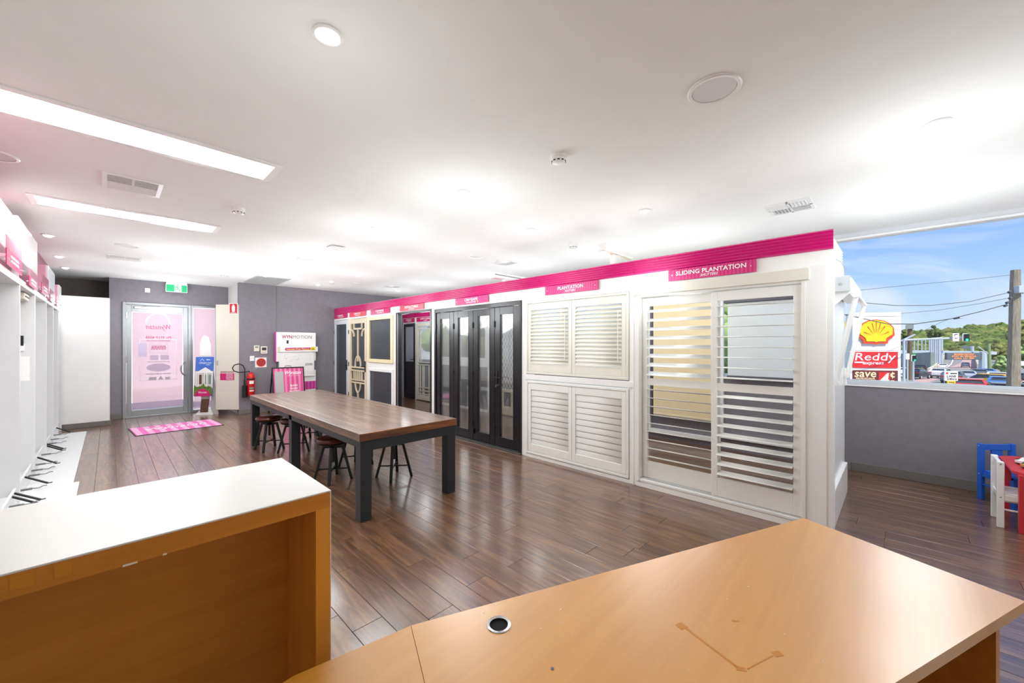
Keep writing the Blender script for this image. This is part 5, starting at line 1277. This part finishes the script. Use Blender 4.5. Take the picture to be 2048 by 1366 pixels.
# sample arms and brackets on the rail near the floor
for i, (y, dy) in enumerate(((5.60, 0.22), (5.72, 0.20), (6.35, 0.22), (7.35, 0.3), (8.15, 0.2), (8.27, 0.2), (9.75, 0.25))):
    lb = ['black metal control arm on the rail by the counter', 'second black control arm on the rail by the counter', 'black control arm in front of the remote bay', 'long black control arm in the middle of the rail', 'one of two close black control arms on the rail', 'other of two close black control arms on the rail', 'last black control arm on the rail near the white panel'][i]
    t = T('control_arm', lb, 'sample arm', (-0.6, y, 0.1))
    MB().bar((-0.60, y, 0.155), (-0.44, y - dy * 0.4, 0.075), 0.016, 0.016, b=0.002).build('arm', 'black_plastic', t)
    MB().bar((-0.44, y - dy * 0.4, 0.075), (-0.415, y - dy * 0.4 + 0.03, 0.07), 0.01, 0.01).build('tip', 'alu_dark', t)
for i, y in enumerate((5.45, 6.0, 6.6, 6.85, 7.15, 7.75, 8.55, 8.9, 9.3)):
    t = T('rail_bracket', 'small grey steel bracket on the white rail by the platform', 'bracket', (-0.6, y, 0.1), 0, 'steel brackets on the white rail')
    MB().box(-0.60, -0.52, y - 0.02, y + 0.02, 0.10, 0.112).build('plate', 'alu_dark', t)
    MB().tube([(-0.52, y, 0.106), (-0.48, y + 0.01, 0.10), (-0.45, y + 0.015, 0.115), (-0.43, y + 0.02, 0.11)], 0.005, 6).build('hook', 'alu_dark', t, True)

# curtain rod samples on the dark wall beyond the display wall
for z, L, r, lb in ((1.66, 0.2, 0.03, 'thick white curtain rod sample, topmost on the dark wall'), (1.505, 0.26, 0.02, 'white curtain rod sample with a large ball finial'), (1.405, 0.26, 0.012, 'thin curtain rod sample with a small ball finial'), (1.31, 0.25, 0.02, 'white curtain rod sample, lowest on the dark wall')):
    t = T('curtain_rod', lb, 'curtain rod', (5.03, 10.06, z - r))
    MB().cyl((4.92, 10.06, z), (4.92 + L, 10.06, z), r, n=12).build('rod', 'white_gloss', t, True)
    if r < 0.03: MB().lathe([(0.002, -0.04), (0.03, -0.028), (0.042, 0.0), (0.03, 0.028), (0.002, 0.04)], (4.94 + L + 0.02, 10.06, z), 14, 'X').build('finial', 'white_gloss', t, True)
    MB().box(4.98, 5.01, 10.06, 10.1, z - 0.02, z + 0.02).build('bracket', 'white_gloss', t)
# ================================================================== OUTDOORS
def zr(x):
    pts = [(-60, -1.4), (8, -1.5), (37, -2.2), (77, -3.25), (155, -4.95), (240, -5.7), (420, -3.4), (900, 0)]
    for (a, za), (b, zb) in zip(pts[:-1], pts[1:]):
        if x <= b: return za + (zb - za) * (x - a) / (b - a)
    return 0.0
def zt(t): return zr(1.33 * t)
m = MB(); P = []; xs = [6.6, 10, 20, 30, 40, 60, 90, 120, 150, 190, 240, 320, 420]
for x in xs:
    for y in (-140, 160): P.append((x, y, zr(x) - 0.02))
m.add(P, [(2 * k, 2 * k + 2, 2 * k + 3, 2 * k + 1) for k in range(len(xs) - 1)])
S('ground_street', m, 'asphalt')
S('ground_entry', MB().box(-30, 40, 11.45, 60, -0.3, -0.03), 'footpath')
S('wall_bounce', MB().box(-12, 9, 19.0, 19.3, -0.03, 4.5), 'sign_white')  # white wall added outside to bounce sun through the door film
def ribbon(pts, w, mat, name, lift=0.02):
    P = []; 
    for k, (x, y) in enumerate(pts):
        d = Vector(pts[min(k + 1, len(pts) - 1)]) - Vector(pts[max(k - 1, 0)]); n = Vector((-d.y, d.x)).normalized() * w / 2
        P += [(x + n.x, y + n.y, zr(x) + lift), (x - n.x, y - n.y, zr(x) + lift)]
    return S(name, MB().add(P, [(2 * k, 2 * k + 1, 2 * k + 3, 2 * k + 2) for k in range(len(pts) - 1)]), mat)
def gp(px, t, dy=0.0):
    q = at(px, 689.5, t); return (q.x, q.y + dy)
ribbon([gp(1925, 110), gp(1942, 150), gp(1946, 200), gp(1947, 260)], 5.5, 'road_red', 'road_bus_lane')
ribbon([gp(1835, 46), gp(1850, 52), gp(1865, 58)], 1.6, 'road_red', 'road_red_patch')
ribbon([gp(1890, 100), gp(1902, 140), gp(1907, 190), gp(1908, 260)], 0.35, 'road_white', 'road_line', 0.03)
ribbon([gp(1795, 29), gp(1808, 36), gp(1818, 44)], 4.0, 'footpath', 'footpath_kerb', 0.06)
# concrete barrier beside the ramp
pts = [gp(1858, 62), gp(1868, 85), gp(1878, 130), gp(1888, 200)]
m = MB()
for a, b in zip(pts[:-1], pts[1:]):
    za, zb = zr(a[0]), zr(b[0])
    m.bar((a[0], a[1], za + 0.6), (b[0], b[1], zb + 0.6), 0.4, 1.4)
S('wall_ramp', m, 'concrete')
pts = [gp(1945, 100), gp(1945, 150), gp(1946, 230)]
m = MB()
for a, b in zip(pts[:-1], pts[1:]): m.bar((a[0], a[1] - 1.0, zr(a[0]) + 0.7), (b[0], b[1] - 1.0, zr(b[0]) + 0.7), 0.5, 1.8)
S('wall_ramp_side', m, 'concrete')
# grey retaining wall under the bridge
a, b = at(1800, 722, 120), at(1866, 722, 95)
m = MB(); c_ = (a + b) / 2; d = (b - a); L = d.length; d.normalize()
m.obox((c_.x, c_.y, -3.0), d, Vector((-d.y, d.x, 0)), (0, 0, 1), L / 2, 0.4, 2.2); S('wall_retaining', m, 'concrete_grey')
t = T('footbridge', 'grey steel footbridge with tall posts behind the traffic lights', 'bridge', (c_.x, c_.y, -4))
pA, pB = at(1790, 700, 112), at(1966, 706, 112)
MB().bar(at(1780, 703, 112), at(1985, 706, 112), 2.0, 0.9).build('deck', 'galv', t)
MB().bar(at(1800, 682, 111), at(1884, 675, 111), 0.3, 0.25).build('top_rail', 'galv', t)
for k in range(9): MB().cyl(at(1806 + k * 7.5, 681 - k * 0.6, 111), at(1806 + k * 7.5, 702, 111), 0.12, n=6).build('post', 'galv', t)
for k, px in enumerate((1862, 1866, 1870, 1874, 1878, 1881, 1884)):
    q = at(px, 700, 105); MB().cyl((q.x, q.y, -4.5), at(px, 676, 105), 0.13 if k % 2 else 0.2, n=8).build('column', 'galv', t)

# petrol price pylon
S1 = 15.5
def pylon():
    t = T('price_pylon', 'white service station pylon sign with a yellow shell emblem', 'pylon sign', at(1751, 880, S1))
    bl = at(1700, 760, S1 + 0.25); br = at(1802, 760, S1 - 0.1)
    rr = (Vector((br.x, br.y, 0)) - Vector((bl.x, bl.y, 0))); wd = rr.length; rr.normalize(); nn = rr.cross(Vector((0, 0, 1)))
    o = Vector((bl.x, bl.y, 0))
    def Z(py): return at(1751, py, S1).z
    def X(px): return (px - 1700) / 102.0 * wd
    def pb(x0, x1, z0, z1, d0, d1, name, mat, b=0.0):
        c = o + rr * (x0 + x1) / 2 + Vector((0, 0, (z0 + z1) / 2)) + nn * (d0 + d1) / 2
        return MB().obox(c, rr, nn, (0, 0, 1), (x1 - x0) / 2, abs(d1 - d0) / 2, abs(z1 - z0) / 2, b).build(name, mat, t)
    pb(0, wd, -1.9, Z(701.5), -0.45, 0, 'body', 'sign_white', 0.01)
    pb(0.05 * wd, wd, Z(700.8), Z(633), -0.45, 0, 'body', 'sign_white', 0.01)
    pb(0.05 * wd, wd, Z(632.3), Z(625), -0.45, 0.0, 'cap', 'sign_white', 0.01)
    pb(X(1705), X(1795), Z(736), Z(703.5), 0, 0.03, 'name_panel', 'sign_red', 0.004)
    pb(X(1705), X(1795), Z(800), Z(741), 0, 0.03, 'offer_panel', 'sign_brown', 0.004)
    pb(X(1757), X(1779), Z(775), Z(744.5), 0.03, 0.035, 'offer_field', 'sign_red')
    pb(X(1708), X(1727), Z(726.3), Z(723.5), 0.03, 0.032, 'speed_line', 'sign_white')
    def tx(s, px, py, w, h, mat, **k): text(s, 'lettering', mat, t, o + rr * X(px) + Vector((0, 0, Z(py))) + nn * 0.032, rr, UP, width=X(1700 + w), height=(Z(0) - Z(h)), **k)
    tx('Reddy', 1750, 716.0, 82, 20, 'letter_white', fat=0.003, shear=0.12)
    tx('express', 1746, 727.8, 42, 6.6, 'letter_white', fat=0.012, shear=0.15)
    tx('save', 1730, 749.5, 44, 11, 'sign_tan', fat=0.015, shear=0.1)
    text('4', 'lettering', 'letter_white', t, o + rr * X(1768) + Vector((0, 0, Z(759))) + nn * 0.037, rr, UP, width=X(1719), height=Z(0) - Z(26), fat=0.03, shear=0.15)
    tx('c', 1784, 750, 9, 10, 'sign_tan', fat=0.03); pb(X(1783.4), X(1784.8), Z(757), Z(743.5), 0.03, 0.034, 'cent_bar', 'sign_tan')
    bars(t, o + rr * X(1730) + Vector((0, 0, Z(758.5))) + nn * 0.032, rr, UP, X(1744), Z(0) - Z(6), 'sign_tan', 2); bars(t, o + rr * X(1784) + Vector((0, 0, Z(761))) + nn * 0.032, rr, UP, X(1708), Z(0) - Z(3), 'sign_tan')
    # scallop emblem: red outline plate, yellow fans
    def sc(px, py): return (X(px), Z(py))
    def plate(poly, d0, d1, name, mat): return MB().prism(poly, o + nn * d0, rr, (0, 0, 1), nn * (d1 - d0)).build(name, mat, t)
    cx_, cyb = 1750, 676
    out = [(1725, 687), (1723.5, 680), (1713, 672), (1714.5, 655)]
    top = []
    for k in range(21):
        a = PI * (0.955 - 0.91 * k / 20); rr_ = 1.0 + 0.03 * abs(math.sin(k * PI * 7 / 20))
        top.append((cx_ - 0.5 + 36.5 * rr_ * math.cos(a), 664 - 24.5 * rr_ * math.sin(a)))
    out = [(1725, 687.3), (1723, 680), (1712.5, 671)] + top + [(1787, 671), (1775, 680), (1773, 687.3), (1756, 687.3), (1750, 689), (1743, 687.3)]
    em = plate([sc(*p) for p in out], 0.04, 0.08, 'emblem', 'sign_redorange')
    yl = [(1730.5, 682.8), (1728.5, 676), (1718, 668.5)]
    for k in range(29):
        a = PI * (0.945 - 0.89 * k / 28); rr_ = 0.985 + 0.035 * abs(math.sin(k * PI * 7 / 28))
        yl.append((cx_ - 0.5 + 33.5 * rr_ * math.cos(a), 664 - 23.2 * rr_ * math.sin(a)))
    yl += [(1782, 668.5), (1770, 676), (1768, 682.8), (1754, 682.8), (1750, 684.5), (1746, 682.8)]
    MB().prism([sc(*p) for p in yl], o + nn * 0.08, rr, (0, 0, 1), nn * 0.02).build('emblem_face', 'sign_yellow', em)
    for a in (-0.98, -0.62, -0.29, 0.0, 0.29, 0.62, 0.98):
        s_, c2 = math.sin(a), math.cos(a)
        p0 = (cx_ - 0.5 + 9.5 * s_, 678 - 10.5 * c2 - 1); p1 = (cx_ - 0.5 + 30 * s_, 682 - 38.5 * c2 + 4 * abs(s_))
        w = 1.15
        q = [sc(p0[0] - 0.2 * c2, p0[1]), sc(p0[0] + 0.2 * c2, p0[1]), sc(p1[0] + w * c2, p1[1] + w * s_), sc(p1[0] - w * c2, p1[1] - w * s_)]
        MB().prism(q, o + nn * 0.1, rr, (0, 0, 1), nn * 0.004).build('emblem_rib', 'sign_redorange', em)
pylon()
t = T('fuel_canopy_post', 'yellow and red corner post of the service station behind the awning arms', 'post', at(1692, 800, 24))
q = at(1687, 700, 24); MB().box(q.x - 0.2, q.x + 0.2, q.y - 0.15, q.y + 0.15, -2, 2.9).build('post', 'sign_yellow', t)
q = at(1696, 720, 24); MB().box(q.x - 0.2, q.x + 0.2, q.y - 0.3, q.y + 0.3, -2, 0.0).build('red_band', 'sign_red', t)

# timber utility pole
t = T('utility_pole', 'thick weathered timber utility pole with a grey junction box', 'pole', at(2026, 800, 14.6))
b0 = at(2026, 840, 14.6); b1 = at(2031.5, 540, 14.6)
n = 14; P = []
for k in range(9):
    f = k / 8; c_ = b0 + (b1 - b0) * f; r = 0.185 - 0.055 * f
    for i in range(n):
        a = 2 * PI * i / n; rr_ = r * (1 + 0.05 * math.sin(i * 2.3) + 0.03 * math.sin(k * 1.7 + i)); P.append((c_.x + rr_ * math.cos(a), c_.y + rr_ * math.sin(a), c_.z))
MB().add(P, [(k * n + i, k * n + (i + 1) % n, (k + 1) * n + (i + 1) % n, (k + 1) * n + i) for k in range(8) for i in range(n)] + [tuple(range(8 * n, 9 * n))]).build('shaft', 'pole_wood', t, True)
q = at(2039, 579, 14.4); MB().obox(q, (0.7, -0.715, 0), (0.715, 0.7, 0), (0, 0, 1), 0.11, 0.08, 0.13, 0.01).build('junction_box', 'galv', t)
q = at(2047, 582, 14.4); MB().cyl(q - Vector((0, 0, 0.1)), q + Vector((0, 0, 0.1)), 0.04, n=8).build('insulator', 'galv', t)
for px, py in ((2019, 585), (2021, 597), (2015, 606), (2011, 612)):
    q = at(px, py, 14.5); MB().cyl(q - Vector((0.03, -0.03, 0)), q + Vector((0.03, -0.03, 0.03)), 0.045, n=8).build('insulator', 'wire', t)
# overhead wires
def wire(pts, r, lb):
    P = [at(*p) for p in pts]; Q = []
    for k in range(len(P) - 1):
        for j in range(4): Q.append(P[k] + (P[k + 1] - P[k]) * j / 4)
    Q.append(P[-1])
    o = MB().tube(Q, r, 5).build('overhead_wire', 'wire'); tag(o, lb, 'wire')
wire([(1715, 581, 14), (1800, 572, 14.2), (1930, 560, 14.4), (2021, 550, 14.5)], 0.007, 'thin topmost overhead wire reaching the timber pole top')
wire([(1722, 605, 14), (1790, 611, 14), (1860, 611, 14.2), (1940, 603, 14.4), (2018, 585, 14.5)], 0.011, 'dark overhead wire sagging to the pole insulator')
wire([(1684, 628, 13), (1720, 636, 14), (1775, 648, 14.3), (1830, 648, 14.3), (1900, 638, 14.4), (1965, 622, 14.5), (2008, 610, 14.5)], 0.016, 'thick overhead cable with a splice crossing the shell emblem')
wire([(1802, 627, 20), (1880, 620, 18), (1960, 607, 16), (2019, 596, 14.6)], 0.008, 'thin overhead wire below the sagging one')
wire([(1803, 683, 40), (1850, 660, 30), (1890, 641, 20), (1915, 634, 16)], 0.01, 'thin wire slanting down to the street lamp arm')
t = T('cable_splice', 'black splice with clear cap hanging on the thick overhead cable', 'cable fitting', at(1913, 637, 14.4))
MB().cyl(at(1908, 637.2, 14.4), at(1918, 635.5, 14.4), 0.03, n=8).build('splice', 'black_plastic', t); MB().cyl(at(1918, 635.5, 14.4), at(1926, 636, 14.4), 0.03, 0.012, n=8).build('cap', 'galv', t)
# street light arm behind the pylon
t = T('lamp_arm', 'pale street lamp arm rising beside the pylon sign', 'street lamp', at(1815, 800, 40))
MB().bar(at(1802, 682, 40), at(1830, 669, 40), 0.12, 0.12).build('arm', 'galv', t); MB().cyl(at(1819, 760, 41), at(1820, 656, 41), 0.22, 0.18, n=8).build('post', 'trunk', t)
MB().box(*(lambda q: (q.x - 0.3, q.x + 0.3, q.y - 0.3, q.y + 0.3, q.z - 0.15, q.z + 0.3))(at(1819, 655, 41))).build('transformer', 'concrete_grey', t)

# traffic signals
def signal(px, py, t_, w, h, lb, pole_to=None):
    t = T('traffic_light', lb, 'traffic light', at(px, py + h / 2, t_))
    c_ = at(px, py, t_); s = t_ / FOC; r = Vector((math.cos(YAW), math.sin(YAW), 0)); f = Vector((-math.sin(YAW), math.cos(YAW), 0))
    MB().obox(c_, r, f, (0, 0, 1), w / 2 * s, 0.05, h / 2 * s, 0.05).build('target_board', 'sign_white', t)
    MB().obox(c_ - f * 0.06, r, f, (0, 0, 1), (w / 2 - 0.8) * s, 0.03, (h / 2 - 0.8) * s, 0.02).build('face', 'signal_black', t)
    for k, mt in ((-1, 'void'), (0, 'void'), (1, 'signal_green')):
        p = c_ - f * 0.09 + Vector((0, 0, -k * h * 0.28 * s)); MB().cyl(p - f * 0.02, p, w * 0.2 * s, n=14).build('lens', mt, t)
        MB().tube([p + r * w * 0.25 * s - f * 0.02, p + Vector((0, 0, w * 0.25 * s)) - f * 0.1, p - r * w * 0.25 * s - f * 0.02], 0.015, 5).build('visor', 'signal_black', t)
    for a, b, rad in pole_to or []: MB().cyl(a, b, rad, n=8).build('pole', 'galv', t)
signal(1931.5, 675, 36, 13, 16, 'green traffic light hung from the long mast arm', [(at(1808, 680, 36.3), at(1927, 675.5, 36.3), 0.09), (at(1808, 679, 36.3), at(1808, 765, 36.3), 0.1)])
signal(1827, 716.5, 30, 9, 13, 'green traffic light on a short pole beside the pylon sign', [(at(1826.5, 722, 30.2), at(1826.5, 768, 30.2), 0.06)])
def roadsign(px, py, t_, w, h, mat, lb, lines=(), pole=None, cat='road sign'):
    t = T('road_sign', lb, cat, at(px, py + h / 2, t_))
    c_ = at(px, py, t_); s = t_ / FOC; r = Vector((math.cos(YAW), math.sin(YAW), 0)); f = Vector((-math.sin(YAW), math.cos(YAW), 0))
    MB().obox(c_, r, f, (0, 0, 1), w / 2 * s, 0.03, h / 2 * s, 0.015).build('plate', mat, t)
    for s_, dx, dy, ww, hh, mt in lines: text(s_, 'lettering', mt, t, c_ - f * 0.035 + r * dx * s - Vector((0, 0, dy * s)), r, UP, width=ww * s, height=hh * s, fat=0.02)
    if pole: MB().cyl(at(px, py, t_ + 0.15), at(px, pole, t_ + 0.15), 0.05, n=8).build('pole', 'galv', t)
    return t, c_, s, r, f
t, c_, s, r, f = roadsign(1911.5, 674.5, 36, 12.5, 16, 'sign_white', 'white no turn sign on the long mast arm', [('NO', 0, 2, 6, 3.4, 'letter_dark')])
MB().tube([c_ - f * 0.04 + r * x * s + Vector((0, 0, z * s)) for x, z in ((-3, 2.5), (-3, 5), (-1, 6), (3, 6))], 0.03, 6).build('arrow', 'letter_dark', t)
t, c_, s, r, f = roadsign(1901.5, 752, 15.5, 27, 20, 'sign_white', 'white bus lane sign just outside the window sill', [('LANE', -0.3, 0.3, 18.5, 4, 'letter_dark'), ('24hrs', 0, 5.6, 20, 4.4, 'letter_dark')], pole=800)
MB().cyl(c_ - f * 0.034 + r * (-9 * s) + Vector((0, 0, 5.6 * s)), c_ - f * 0.031 + r * (-9 * s) + Vector((0, 0, 5.6 * s)), 2.2 * s, n=14).build('red_disc', 'sign_red', t)
MB().obox(at(1902, 764.5, 15.5), r, f, (0, 0, 1), 8 * s, 0.02, 2.2 * s).build('lower_plate', 'sign_yellow', t)
bars(t, at(1902, 764.5, 15.5) - f * 0.024, r, UP, 12 * s, 2.6 * s, 'letter_dark'); MB().obox(c_ - f * 0.033 + r * 4 * s + Vector((0, 0, 5.2 * s)), r, f, (0, 0, 1), 6.5 * s, 0.002, 1.1 * s).build('bar_mark', 'letter_dark', t)
roadsign(1821, 712, 52, 20, 13, 'sign_green', 'green direction sign behind the short traffic light', [], pole=750)
roadsign(1815, 713, 31, 7, 12, 'sign_white', 'white arrow sign beside the short traffic light', [], pole=765)
roadsign(1931.5, 694.5, 90, 18, 5.5, 'led_panel', 'small grey gantry name board above the message sign', [], pole=708)
# message gantry
t = T('message_gantry', 'grey electronic message board with orange text across the road', 'message board', at(1965, 745, 80))
c_ = at(1925, 712.5, 80); s = 80 / FOC
MB().obox(c_, r, f, (0, 0, 1), 33.5 * s, 0.25, 7 * s, 0.05).build('panel', 'led_panel', t)
for k, (w_, x_) in enumerate(zip(('BROKEN DOWN?', 'STAY IN VEHICLE', 'CALL 131 700'), (39, 48, 39))): text(w_, 'lettering', 'led_orange', t, c_ - f * 0.27 + Vector((0, 0, (4.0 - k * 4.0) * s)), r, UP, width=x_ * s, height=3.0 * s, fat=0.02)
MB().cyl(at(1966, 704, 80), at(1966, 745, 80), 0.5, 0.7, n=10).build('column', 'galv', t)
MB().bar(at(1884, 703.5, 80.4), at(1966, 706.5, 80.4), 0.35, 0.5).build('beam', 'galv', t)
MB().cyl(at(1944.5, 692, 80.3), at(1944.5, 704, 80.3), 0.25, n=8).build('stub', 'galv', t)
t = T('green_pole', 'pale green timber pole with a lamp arm beside the message board', 'pole', at(1979, 740, 70))
MB().cyl(at(1977.5, 687.5, 70), at(1979.5, 740, 70), 0.2, 0.26, n=10).build('shaft', 'pole_green', t); MB().bar(at(1977, 708, 70), at(1956, 693, 70), 0.12, 0.12).build('lamp_arm', 'galv', t)
roadsign(2043, 727, 50, 9, 9, 'sign_white', 'white side street sign beyond the timber pole', [])

# cars
CAR = None
def make_car():
    t = T('car', '', 'car', (0, 0, 0), 0, 'cars queueing on the road'); L = True   # length along +X (front), width along Y
    W = 0.86
    low = [(-2.05, 0.32), (2.05, 0.30), (2.12, 0.55), (2.0, 0.78), (1.05, 0.95), (-1.5, 1.2), (-1.92, 1.2), (-2.10, 0.95), (-2.12, 0.55)]
    b = MB().prism(low, (0, -W, 0), (1, 0, 0), (0, 0, 1), (0, 2 * W, 0)).build('body', 'car_white', t, False, L)
    P = [(-1.75, -W + 0.04, 1.19), (0.95, -W + 0.04, 0.94), (0.35, -W + 0.2, 1.42), (-1.3, -W + 0.2, 1.44)]; P += [(x, -y, z) for x, y, z in P]
    MB().add(P, [(0, 1, 2, 3), (7, 6, 5, 4), (1, 5, 6, 2), (0, 3, 7, 4), (3, 2, 6, 7)]).build('glasshouse', 'car_glass', t, False, L)
    R_ = [(0.36, -W + 0.17, 1.41), (-1.42, -W + 0.17, 1.42), (-1.42, W - 0.17, 1.42), (0.36, W - 0.17, 1.41)]
    MB().add([(x, y, z) for x, y, z in R_] + [(x, y, z + 0.05) for x, y, z in R_], BOXF).build('roof', 'car_white', t, False, L)
    for s in (-1, 1):
        MB().bar((-1.78, s * (W - 0.08), 1.19), (-1.32, s * (W - 0.22), 1.44), 0.16, 0.07).build('rear_pillar', 'car_white', t, False, L)
        MB().obox((-2.08, s * 0.68, 0.93), (1, 0, 0), (0, 1, 0), (0, 0, 1), 0.03, 0.16, 0.07).build('tail_light', 'tail_light', t, False, L)
        for x in (-1.3, 1.35):
            w = MB().cyl((x, s * (W - 0.16), 0.32), (x, s * (W + 0.01), 0.32), 0.32, n=14).build('wheel', 'rubber', t, True, L)
            MB().cyl((x, s * (W + 0.005), 0.32), (x, s * (W + 0.02), 0.32), 0.19, n=12).build('rim', 'galv', w, True, L)
    MB().box(-2.14, -2.11, -0.26, 0.26, 0.60, 0.72).build('number_plate', 'sign_white', t, False, L)
    MB().box(-2.14, -2.0, -W, W, 0.36, 0.48).build('bumper', 'car_black', t, False, L)
    return t
CAR = make_car()
cars = [(1937, 28.5, 'car_red', 'red hatchback just beyond the window sill', 0.0), (2004, 33, 'car_blue', 'bright blue car beside the timber pole', 0.05), (1993, 46, 'car_white', 'white car ahead of the bright blue one', 0.05), (1933, 50, 'car_silver', 'silver car ahead of the red hatchback', 0.0),
        (1908, 46, 'car_grey', 'dark grey car half hidden by the bus lane sign', -0.1), (1884, 58, 'car_white', 'white wagon beside the concrete ramp wall', -0.25), (1834, 56, 'car_black', 'black off-roader beside the short traffic light', -0.3), (1843, 84, 'car_black', 'dark sedan beyond the black off-roader', -0.1),
        (1931, 116, 'car_silver', 'small far car in the red lane under the message board', 0.0), (1886, 100, 'car_white', 'small far white car on the ramp', 0.0), (1955, 58, 'car_grey', 'grey car between the silver and white cars', 0.1), (1967, 62, 'car_blue', 'dull blue car next to the grey one', 0.2), (2046, 44, 'car_black', 'black car beyond the timber pole', 0.1), (1804, 60, 'car_white', 'white car by the kerb behind the pylon', -0.6), (1970, 39, 'car_yellow', 'yellow taxi crossing in front of the white car', 1.3), (2014, 23.5, 'car_black', 'dark car roof close below the window sill', 0.1)]
for i, (px, tt, mt, lb, a) in enumerate(cars):
    o = CAR if i == 0 else dup(CAR)
    q = at(px, 689.5, tt); dirv = math.atan2(q.y, q.x)
    place(o, (q.x, q.y, zr(q.x)), dirv + a, lb)
    for ch in o.children:
        if ch.name.split('.')[0] in ('body', 'roof', 'rear_pillar'):
            ch.material_slots[0].link = 'OBJECT'; ch.material_slots[0].material = MATS[mt]

# hills and trees
def blob(m, c, r, sq=0.8, n1=7, n2=9):
    P = []; ph = random.random() * 9
    for j in range(n1 + 1):
        th_ = PI * j / n1
        for i in range(n2):
            a = 2 * PI * i / n2; k = 1 + 0.22 * math.sin(3 * a + ph + j) + random.uniform(-0.14, 0.14)
            P.append((c[0] + r * k * math.sin(th_) * math.cos(a), c[1] + r * k * math.sin(th_) * math.sin(a), c[2] + r * sq * k * math.cos(th_)))
    m.add(P, [(j * n2 + i, (j + 1) * n2 + i, (j + 1) * n2 + (i + 1) % n2, j * n2 + (i + 1) % n2) for j in range(n1) for i in range(n2)])
prof = [(1640, 684), (1690, 668), (1720, 672), (1800, 676), (1830, 668), (1868, 663), (1890, 667), (1925, 660), (1960, 656), (1985, 655), (2010, 657), (2030, 655), (2060, 648), (2150, 640), (2300, 650)]
def skyl(px):
    for (a, ya), (b, yb) in zip(prof[:-1], prof[1:]):
        if px <= b: return ya + (yb - ya) * (px - a) / (b - a)
    return 650
P = []; rows = [(250, 1.0), (300, 0.6), (360, 0.25), (420, 0.0), (520, 0.5)]
cols = list(range(1640, 2320, 20))
for tt, fr_ in rows:
    for px in cols:
        py = skyl(px) + (712 - skyl(px)) * fr_
        P.append(at(px, py, tt))
nC = len(cols)
S('hill_wooded', MB().add(P, [(j * nC + i, j * nC + i + 1, (j + 1) * nC + i + 1, (j + 1) * nC + i) for j in range(len(rows) - 1) for i in range(nC - 1)]), 'hill_green')
for mt, nn_, sd_ in (('leaf_dark', 260, 1), ('leaf_olive', 200, 2), ('hill_green', 160, 3)):
    random.seed(sd_); m = MB()
    for k in range(nn_):
        px = random.uniform(1650, 2200); f_ = random.random(); tt = 250 + 165 * (1 - f_)
        py = skyl(px) + (712 - skyl(px)) * f_
        blob(m, at(px, py + 1, tt), random.uniform(3.0, 6.5) * tt / 330)
    o = m.build('woodland', mt, None, 75); tag(o, {'leaf_dark': 'dark green woodland covering the far hill', 'leaf_olive': 'olive woodland scattered over the far hill', 'hill_green': 'mid green woodland scattered over the far hill'}[mt], 'woodland', None, 'stuff')
random.seed(11)
def tree(px, py, tt, rpx, mt, lb, hgt=1.0, dense=70):
    s = tt / FOC; q = at(px, py, tt); g = zr(q.x)
    t = T('tree', lb, 'tree', (q.x, q.y, g))
    MB().cyl((q.x, q.y, g - 0.3), (q.x, q.y, q.z), 0.06 * rpx * s, 0.04 * rpx * s, n=8).build('trunk', 'trunk', t, True)
    m = MB(); R_ = rpx * s
    for k in range(dense):
        a, b = random.uniform(0, 2 * PI), random.gauss(0, 0.45); rr_ = R_ * random.uniform(0.15, 0.85) * max(0.3, 1 - abs(b))
        blob(m, (q.x + rr_ * math.cos(a), q.y + rr_ * math.sin(a), q.z + R_ * b * hgt), R_ * random.uniform(0.14, 0.27), 0.85, 5, 7)
    m.build('crown', mt, t, 75)
tree(2006, 730, 62, 17, 'leaf_bright', 'bright green bushy tree beside the timber pole')
tree(2052, 712, 66, 22, 'leaf_bright', 'bright green tree beyond the timber pole')
tree(2050, 672, 150, 26, 'leaf_olive', 'tall olive tree rising above the hill beyond the pole', 1.2)
tree(1994, 712, 178, 28, 'leaf_olive', 'spreading olive tree behind the green pole')
tree(1869, 668, 300, 16, 'leaf_dark', 'dark tree on the ridge above the footbridge', 0.9)
tree(1812, 676, 240, 16, 'leaf_dark', 'dark tree beside the pylon sign', 1.0)
tree(1688, 690, 60, 8, 'leaf_bright', 'slim green shrub seen between the awning arms', 2.2)
tree(1842, 738, 66, 7, 'leaf_olive', 'dry shrub beside the ramp wall', 0.7, 14)
# trees just outside the shaded windows
tree(1440, 690, 24, 120, 'leaf_bright', 'large leafy tree outside the window behind the shutters', 1.0, 110)
tree(940, 672, 23, 110, 'leaf_bright', 'leafy tree outside the window behind the folding doors', 1.0, 90)

tree(2110, 716, 70, 24, 'leaf_olive', 'broad olive tree by the side road past the pole')
tree(2180, 708, 64, 30, 'leaf_bright', 'broad light green tree by the side road past the pole')
tree(2270, 700, 70, 40, 'leaf_dark', 'broad dark tree by the side road past the pole')
